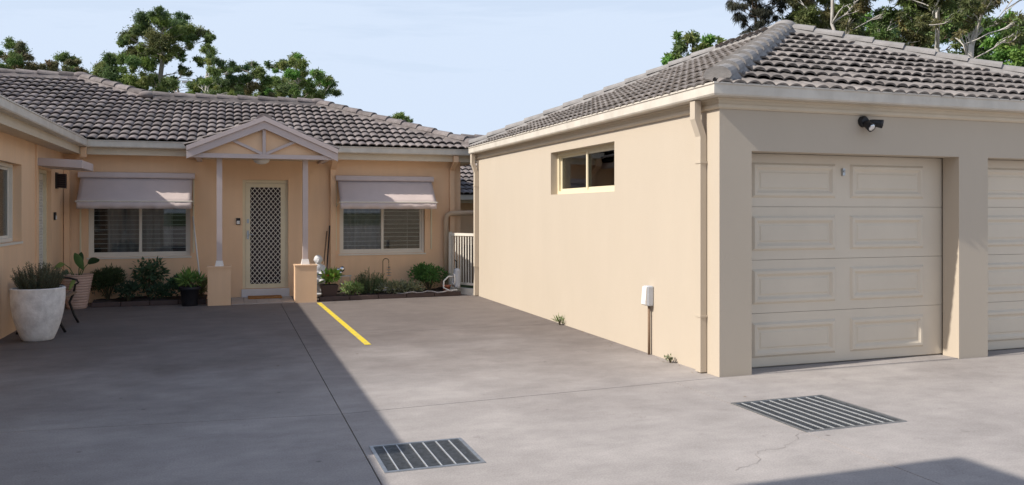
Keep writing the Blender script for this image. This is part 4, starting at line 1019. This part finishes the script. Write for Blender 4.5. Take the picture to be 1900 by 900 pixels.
# shiny ornament
t = thing('metal_ornament', (1.86, 14.6, 0), 'shiny silver ball ornament on a wire stand in the right bed', 'ornament')
for (x, z, r) in ((1.80, .47, .045), (1.87, .49, .055), (1.85, .42, .03)):
    b = MB(); b.sphere((x, 14.6, z), r, 14); b.build('ball', 'chrome', t, smooth=True)
for x in (1.86, 2.02):
    b = MB(); b.tube([(x, 14.62, .04), (x, 14.62, .38)], .006, 6); b.build('leg', 'steel', t)
for z in (.36, .22):
    b = MB(); b.box(1.84, 2.04, 14.58, 14.66, z, z+.014); b.build('shelf', 'steel', t)
# hose reel and hose
t = thing('hose_reel', (3.95, 14.25, 0), 'pale grey hose reel with coiled hose by the side gate', 'hose reel')
hx_, hy_ = 3.88, 14.28
b = MB(); b.box(hx_-.05, hx_+.06, hy_-.07, hy_+.07, .12, .48); b.build('housing', 'plastic_grey', t, bevel=.045)
b = MB(); b.tube([(hx_-.055+.006*math.sin(k), hy_+.075*math.cos(k*.45), .28+.10*math.sin(k*.45)) for k in range(56)], .009, 6); b.build('hose_coil', 'white', t, smooth=True)
b = MB(); b.tube([(hx_, hy_, .48), (hx_, hy_, .60), (hx_-.04, hy_-.02, .63)], .012, 6); b.build('handle', 'iron', t)
b = MB(); b.tube([(hx_-.05, hy_-.02, .33), (hx_-.16, hy_-.04, .34), (hx_-.25, hy_-.05, .26), (hx_-.26, hy_-.06, .14), (hx_-.16, hy_-.1, .09), (hx_-.02, hy_-.12, .10)], .014, 8)
b.build('loose_hose', 'white', t, smooth=True)
b = MB(); pts = [(3.75-k*.09, 14.1-.04*math.sin(k*.9), .085+.015*math.sin(k*1.7)) for k in range(12)]; b.tube(pts, .011, 6); tag(b.build('garden_hose', 'hose', smooth=True), 'grey hose lying along the edge of the right bed', 'hose')
smooth_last(pot('clay_pot', 'small red clay pot by the hose reel', (3.70, 14.33, .05), [(.05, 0), (.055, .01), (.075, .10), (.085, .10), (.085, .125), (.075, .125), (.07, .10)], 'terracotta', 20))
b = MB(); b.hexa([(2.55, 14.70, .06), (3.05, 14.66, .10), (3.05, 14.80, .10), (2.55, 14.84, .06), (2.56, 14.71, .12), (3.04, 14.67, .19), (3.04, 14.79, .19), (2.56, 14.83, .12)]); tag(b.build('white_trough', 'white', bevel=.015), 'white trough lying behind the mottled plant in the right bed', 'trough')
# garden bench at the left wall
t = thing('garden_bench', (-2.22, 11.8, 0), 'dark iron and timber bench behind the large white pot', 'bench')
for y in (11.42, 12.35):
    b = MB(); b.tube([(-1.93, y, 0), (-1.98, y, .10), (-2.04, y, .28), (-1.99, y, .40)], .016, 8); b.build('leg', 'iron', t, smooth=True)
    b = MB(); b.tube([(-2.46, y, 0), (-2.40, y, .14), (-2.37, y, .38), (-2.42, y, .56), (-2.45, y, .66)], .016, 8); b.build('leg', 'iron', t, smooth=True)
    b = MB(); b.tube([(-2.40, y, .60), (-2.22, y, .63), (-2.05, y, .61), (-1.95, y, .58), (-1.93, y, .54), (-1.97, y, .52), (-1.99, y, .40)], .014, 8); b.build('arm', 'iron', t, smooth=True)
    b = MB(); b.tube([(-2.38, y, .37), (-2.0, y, .39)], .014, 8); b.build('seat_rail', 'iron', t)
for k in range(5):
    x = -2.33+k*.078; b = MB(); b.box(x, x+.062, 11.37, 12.4, .402, .424); b.build('seat_slat', 'timber', t)
for k in range(2):
    z = .50+k*.078; x = -2.41-.02*k; b = MB(); b.box(x, x+.02, 11.37, 12.4, z, z+.06); b.build('back_slat', 'timber', t)

# ================================================================== TREES
FW = Vector((math.sin(TH), math.cos(TH), 0)); RT = Vector((math.cos(TH), -math.sin(TH), 0))
def place(px, py, D): return Vector((0, 0, EYE)) + FW*D + RT*((px-CX)/F_PX*D) + Vector((0, 0, (HY-py)/F_PX*D))
def branch(b, A, B, r0, r1, rg, sag=.12, n=5, sides=6):
    d = B-A; off = rvec(rg)*d.length*sag; pts = []; rs = []
    for k in range(n+1):
        u = k/n; pts.append(A + d*u + off*math.sin(math.pi*u)*.6 + rvec(rg)*d.length*.018*(0 < k < n)); rs.append(r0+(r1-r0)*u)
    b.tube(pts, rs, sides, cap=False); return pts
def gum(name, label, D, base_px, clumps, top_px, cols, bark, seed, leaf=.15, lw=.05, dens=1.0, tr=.22, group=None, droop=.5, flat=.75, spread=1.0, base_z=0.):
    rg = random.Random(seed); t = thing(name, place(base_px, HY, D)*1.0, label, 'tree', group)
    foot = place(base_px, HY, D); foot.z = base_z; t.location = foot; WL[t.name] = foot.copy()
    fork = place(top_px[0], top_px[1], D)
    tr *= .72; wd = MB(); trunk = branch(wd, foot, fork, tr, tr*.45, rg, .05, 9, 8)
    lv = []
    more = []
    for (px, py, r) in clumps:
        more.append((px, py, r))
        for q in range(2): more.append((px+rg.uniform(-1, 1)*r*1.2, py+rg.uniform(-.7, 1.2)*r, r*rg.uniform(.45, .75)))
    nodes = [(p_, tr*(1-.55*q/len(trunk))) for q, p_ in enumerate(trunk) if q > 2]
    more.sort(key=lambda q: abs(q[0]-top_px[0])+abs(q[1]-top_px[1])*.6)
    for (px, py, r) in more:
        D2 = D + rg.uniform(-1, 1)*2.2*spread; c = place(px, py, D2); R_ = r/F_PX*D2
        np0, nr0 = min(nodes, key=lambda q: (q[0]-c).length + max(0, q[0].z-c.z+.4)*1.6)
        r0_ = max(.014, min(nr0*.62, .02+.02*(np0-c).length)); bp = branch(wd, np0, c - Vector((0, 0, R_*.3)), r0_, .010, rg, .15, 5, 6)
        nodes += [(bp[q], r0_*(1-q/7)) for q in (2, 3, 4)]
        for q in range(4):
            branch(wd, bp[3 + (q % 2)], c + rvec(rg)*R_*.75, .014, .005, rg, .2, 3, 4)
        nsub = max(5, int(11*R_**.7)); subs = []
        for q in range(nsub):
            d = rvec(rg); subs.append((c + Vector((d.x, d.y, d.z*flat))*R_*rg.uniform(.3, .95), R_*rg.uniform(.30, .55)))
        base_c = cols[rg.randrange(len(cols))]; cc = jit(base_c, rg, .15)
        R_ *= 1.58; nl = int(dens*430*(R_/.6)**2*(.22/leaf)**1.7)
        for q in range(nl):
            p, r2 = subs[rg.randrange(nsub)]; d = rvec(rg); p = p + Vector((d.x, d.y, d.z*flat))*r2*(abs(rg.gauss(0, .62))+.18)
            dd = (rvec(rg)*.8 + d*.4 - Vector((0, 0, droop))).normalized(); s_ = dd.cross(rvec(rg)).normalized()
            lv.append((p, dd, s_, leaf*rg.uniform(.6, 1.3), lw*rg.uniform(.7, 1.2), jit(cc, rg, .22)))
    wd.build('trunk', bark, t, smooth=True, fix=False); leafmesh('crown', lv, t)
    return t
green = [(0.156, 0.224, 0.07), (0.199, 0.265, 0.076), (0.127, 0.187, 0.07), (0.239, 0.278, 0.095)]
olive = [(.155, .175, .06), (.19, .185, .075), (.13, .16, .06), (.21, .19, .08)]
brown = [(0.212, 0.187, 0.095), (0.161, 0.176, 0.084), (0.25, 0.2, 0.108)]
bright = [(0.184, 0.34, 0.07), (0.235, 0.389, 0.084), (0.156, 0.287, 0.07)]
GL = 'eucalypts behind the villa roof'
gum('eucalyptus_tree', 'tallest broad eucalyptus behind the villa roof, its crown in tiers', 44, 300,
    [(285,38,26),(318,42,24),(340,62,20),(262,60,20),(243,72,17),(226,72,12),(372,58,15),(392,66,9),(290,78,24),(252,98,22),(318,86,18),(272,118,20),(232,108,15),(300,105,16),(335,100,9),(352,80,7),
     (245,148,22),(285,150,20),(315,155,15),(340,128,10),(252,178,20),(292,180,20),(325,185,14),(270,200,20),(310,205,18)], (300, 60), green+olive[:1], 'bark_grey', 11, tr=.30, group=GL, dens=1.4)
gum('eucalyptus_tree', 'leaning shoulder of eucalyptus foliage left of the tallest tree', 46, 225, [(205,108,17),(188,128,19),(214,140,22),(178,150,15),(205,165,18),(232,170,18),(190,180,16),(220,195,18)], (215, 120), green+brown[:1], 'bark_grey', 12, tr=.2, group=GL, dens=1.4)
rg_ = random.Random(77)
gum('eucalyptus_tree', 'low dense eucalyptus foliage filling in behind the ridge and the power pole', 52, 330, [(rg_.uniform(165, 610), rg_.uniform(150, 198), rg_.uniform(13, 20)) for _ in range(40)], (330, 165), green, 'bark_grey', 20, tr=.2, group=GL, dens=1.2)
gum('eucalyptus_tree', 'slim eucalyptus with pale stems just right of the tallest tree', 42, 392, [(388,95,14),(374,112,13),(405,112,12),(418,132,10),(395,135,13),(372,150,12),(412,155,13),(390,172,13),(360,180,12),(420,185,13)], (391, 110), green, 'bark_white', 13, tr=.14, group=GL, dens=1.2)
gum('eucalyptus_tree', 'dark rounded eucalyptus in the middle of the right hand clump', 45, 468, [(440,124,13),(468,118,12),(478,134,13),(455,143,14),(432,142,11),(490,150,13),(470,162,14),(445,170,14),(495,175,14),(460,190,15),(485,195,14)], (462, 135), green+brown[:1], 'bark_grey', 14, tr=.18, group=GL, dens=1.4)
gum('eucalyptus_tree', 'rightmost eucalyptus of the clump behind the porch gable', 43, 548, [(545,106,14),(526,118,13),(558,120,13),(508,124,10),(540,136,15),(564,138,11),(588,140,13),(604,148,9),(575,160,12),(592,178,10),(545,165,14),(515,160,13),(520,185,14),(555,188,14),(580,195,12)], (548, 120), bright[:1]+green, 'bark_grey', 15, tr=.16, group=GL, dens=1.4)
gum('eucalyptus_tree', 'brownish eucalyptus at the far left edge above the roof', 48, 30, [(30,84,17),(14,104,15),(46,104,16),(8,128,15),(62,124,13),(34,126,15),(20,148,14),(55,145,14),(-25,110,18),(-40,90,18)], (30, 95), brown+green[:1], 'bark_dark', 16, tr=.2, group=GL, dens=1.4)
gum('eucalyptus_tree', 'low brown domed eucalyptus between the far left tree and the hip', 50, 122, [(115,108,13),(138,114,12),(98,122,13),(128,132,15),(150,132,9),(78,124,11),(92,142,13),(118,150,14),(145,150,11),(70,148,11)], (120, 125), brown+green[:2], 'bark_dark', 17, tr=.18, group=GL, dens=1.4)
gum('slender_tree', 'small sparse distant tree above the right hip of the villa', 60, 742, [(742,214,9),(730,222,8),(755,222,7),(712,226,7),(722,236,4),(745,240,8),(764,236,5),(770,246,5),(736,252,6),(778,252,3)], (742, 224), green, 'bark_grey', 18, tr=.09, dens=1.1, spread=.4)
gum('round_tree', 'compact green tree behind the far hip of the garage roof', 30, 1285, [(1285,68,15),(1310,76,14),(1258,66,8),(1270,86,14),(1300,95,15),(1336,74,7),(1326,88,9),(1252,106,14),(1282,110,14),(1240,122,10),(1268,130,14),(1310,112,12),(1232,132,6)], (1285, 85), green+bright[:1], 'bark_dark', 19, leaf=.15, lw=.06, tr=.13, spread=.4, dens=1.1)
def rnd(seed, x0, x1, y0, y1, n, r0, r1):
    rg = random.Random(seed); return [(rg.uniform(x0, x1), rg.uniform(y0, y1), rg.uniform(r0, r1)) for _ in range(n)]
GR = 'gum trees behind the garage'
gum('casuarina_tree', 'dark drooping casuarina at the left of the trees behind the garage', 26, 1412, [(1365,8,14),(1372,30,13),(1385,-15,18),(1400,15,16),(1382,55,10),(1408,45,14),(1425,20,15),(1432,55,13),(1395,-50,24),(1430,-40,22),(1445,0,14),(1372,-40,18)], (1408, -40), [(.05, .052, .035), (.06, .06, .04)], 'bark_dark', 21, leaf=.20, lw=.018, tr=.13, group=GR, droop=1.3, spread=.3, dens=2.2)
gum('gum_tree', 'ochre leaved gum right of the casuarina behind the garage', 27, 1560, rnd(31, 1450, 1600, -60, 75, 34, 15, 26), (1560, -60), olive, 'bark_white', 22, leaf=.15, lw=.04, tr=.14, group=GR, spread=.8, dens=1.1)
gum('gum_tree', 'gum with a pale leaning limb in the middle behind the garage', 24, 1640, rnd(32, 1560, 1715, -60, 95, 34, 14, 24), (1545, -20), olive+green[:1], 'bark_white', 23, leaf=.14, lw=.04, tr=.13, group=GR, spread=.8, dens=.95)
gum('gum_tree', 'white trunked gum forking above the garage ridge', 22, 1748, rnd(33, 1670, 1800, -80, 50, 26, 14, 24), (1738, -10), olive+green[1:2], 'bark_white', 24, leaf=.14, lw=.04, tr=.15, group=GR, spread=.8, dens=.9)
gum('gum_tree', 'white trunked gum nearest the right edge with bare pale branches', 21, 1812, rnd(34, 1765, 1930, -80, 60, 26, 13, 22)+[(1850,40,8),(1870,70,8),(1780,60,8)], (1822, -30), olive+green[:2], 'bark_white', 25, leaf=.13, lw=.04, tr=.17, group=GR, spread=.8, dens=.75)
gum('leafy_tree', 'bright green leafy tree low behind the right end of the garage ridge', 26, 1880, rnd(35, 1840, 1960, 30, 135, 20, 14, 22)+[(1830,110,14),(1815,125,10)], (1890, 60), bright, 'bark_dark', 26, leaf=.16, lw=.07, tr=.14, spread=.5, dens=1.2)
gum('leafy_tree', 'mid green tree filling the gap between the white trunks', 32, 1690, rnd(36, 1560, 1830, 20, 120, 34, 15, 26), (1690, 40), green+bright[:1], 'bark_dark', 27, leaf=.18, lw=.07, tr=.15, spread=.8, dens=.95)
# power pole and wires
t = thing('power_pole', place(360, HY, 55), 'brown timber power pole among the eucalypts behind the roof', 'power pole')
A = place(360, HY, 55); A.z = 0; B = place(360, 147, 55)
b = MB(); b.tube([A, B], [.13, .09], 8); b.build('pole', 'bark_dark', t)
b = MB(); C1, C2 = place(338, 152, 55), place(382, 154, 55); b.tube([C1, C2], .05, 5); b.build('cross_arm', 'bark_dark', t)
for k, (y0, y1) in enumerate(((140, 146), (144, 150), (150, 154), (158, 160))):
    b = MB(); b.tube([place(170, y0+35, 90), place(280, y0, 58), place(360, (y0+y1)/2+4, 55), place(440, y1+6, 66), place(520, y1+40, 110)], .016, 4); b.build('wire', 'black', t)

# a little leaf litter along the wall foot and the beds
rg = random.Random(99); lv = []
for k in range(75):
    q = rg.random()
    if q < .4: p = Vector((gx-.03-abs(rg.gauss(0, .10)), rg.uniform(6.6, 13.4), .006))
    elif q < .75: p = Vector((rg.uniform(1.5, 4.0), 13.9-abs(rg.gauss(0, .25)), .006))
    else: p = Vector((rg.uniform(-1.9, 4.0), rg.uniform(4.5, 13.5), .006))
    a = rg.uniform(0, 6.28); d = Vector((math.cos(a), math.sin(a), rg.uniform(0, .25))).normalized()
    lv.append((p, d, d.cross(Vector((0, 0, 1))).normalized(), rg.uniform(.02, .045), rg.uniform(.008, .014), jit((.16, .11, .05), rg, .4)))
o = leafmesh('leaf_litter', lv); tag(o, 'scattered small dry leaves on the driveway', None, None, 'stuff')
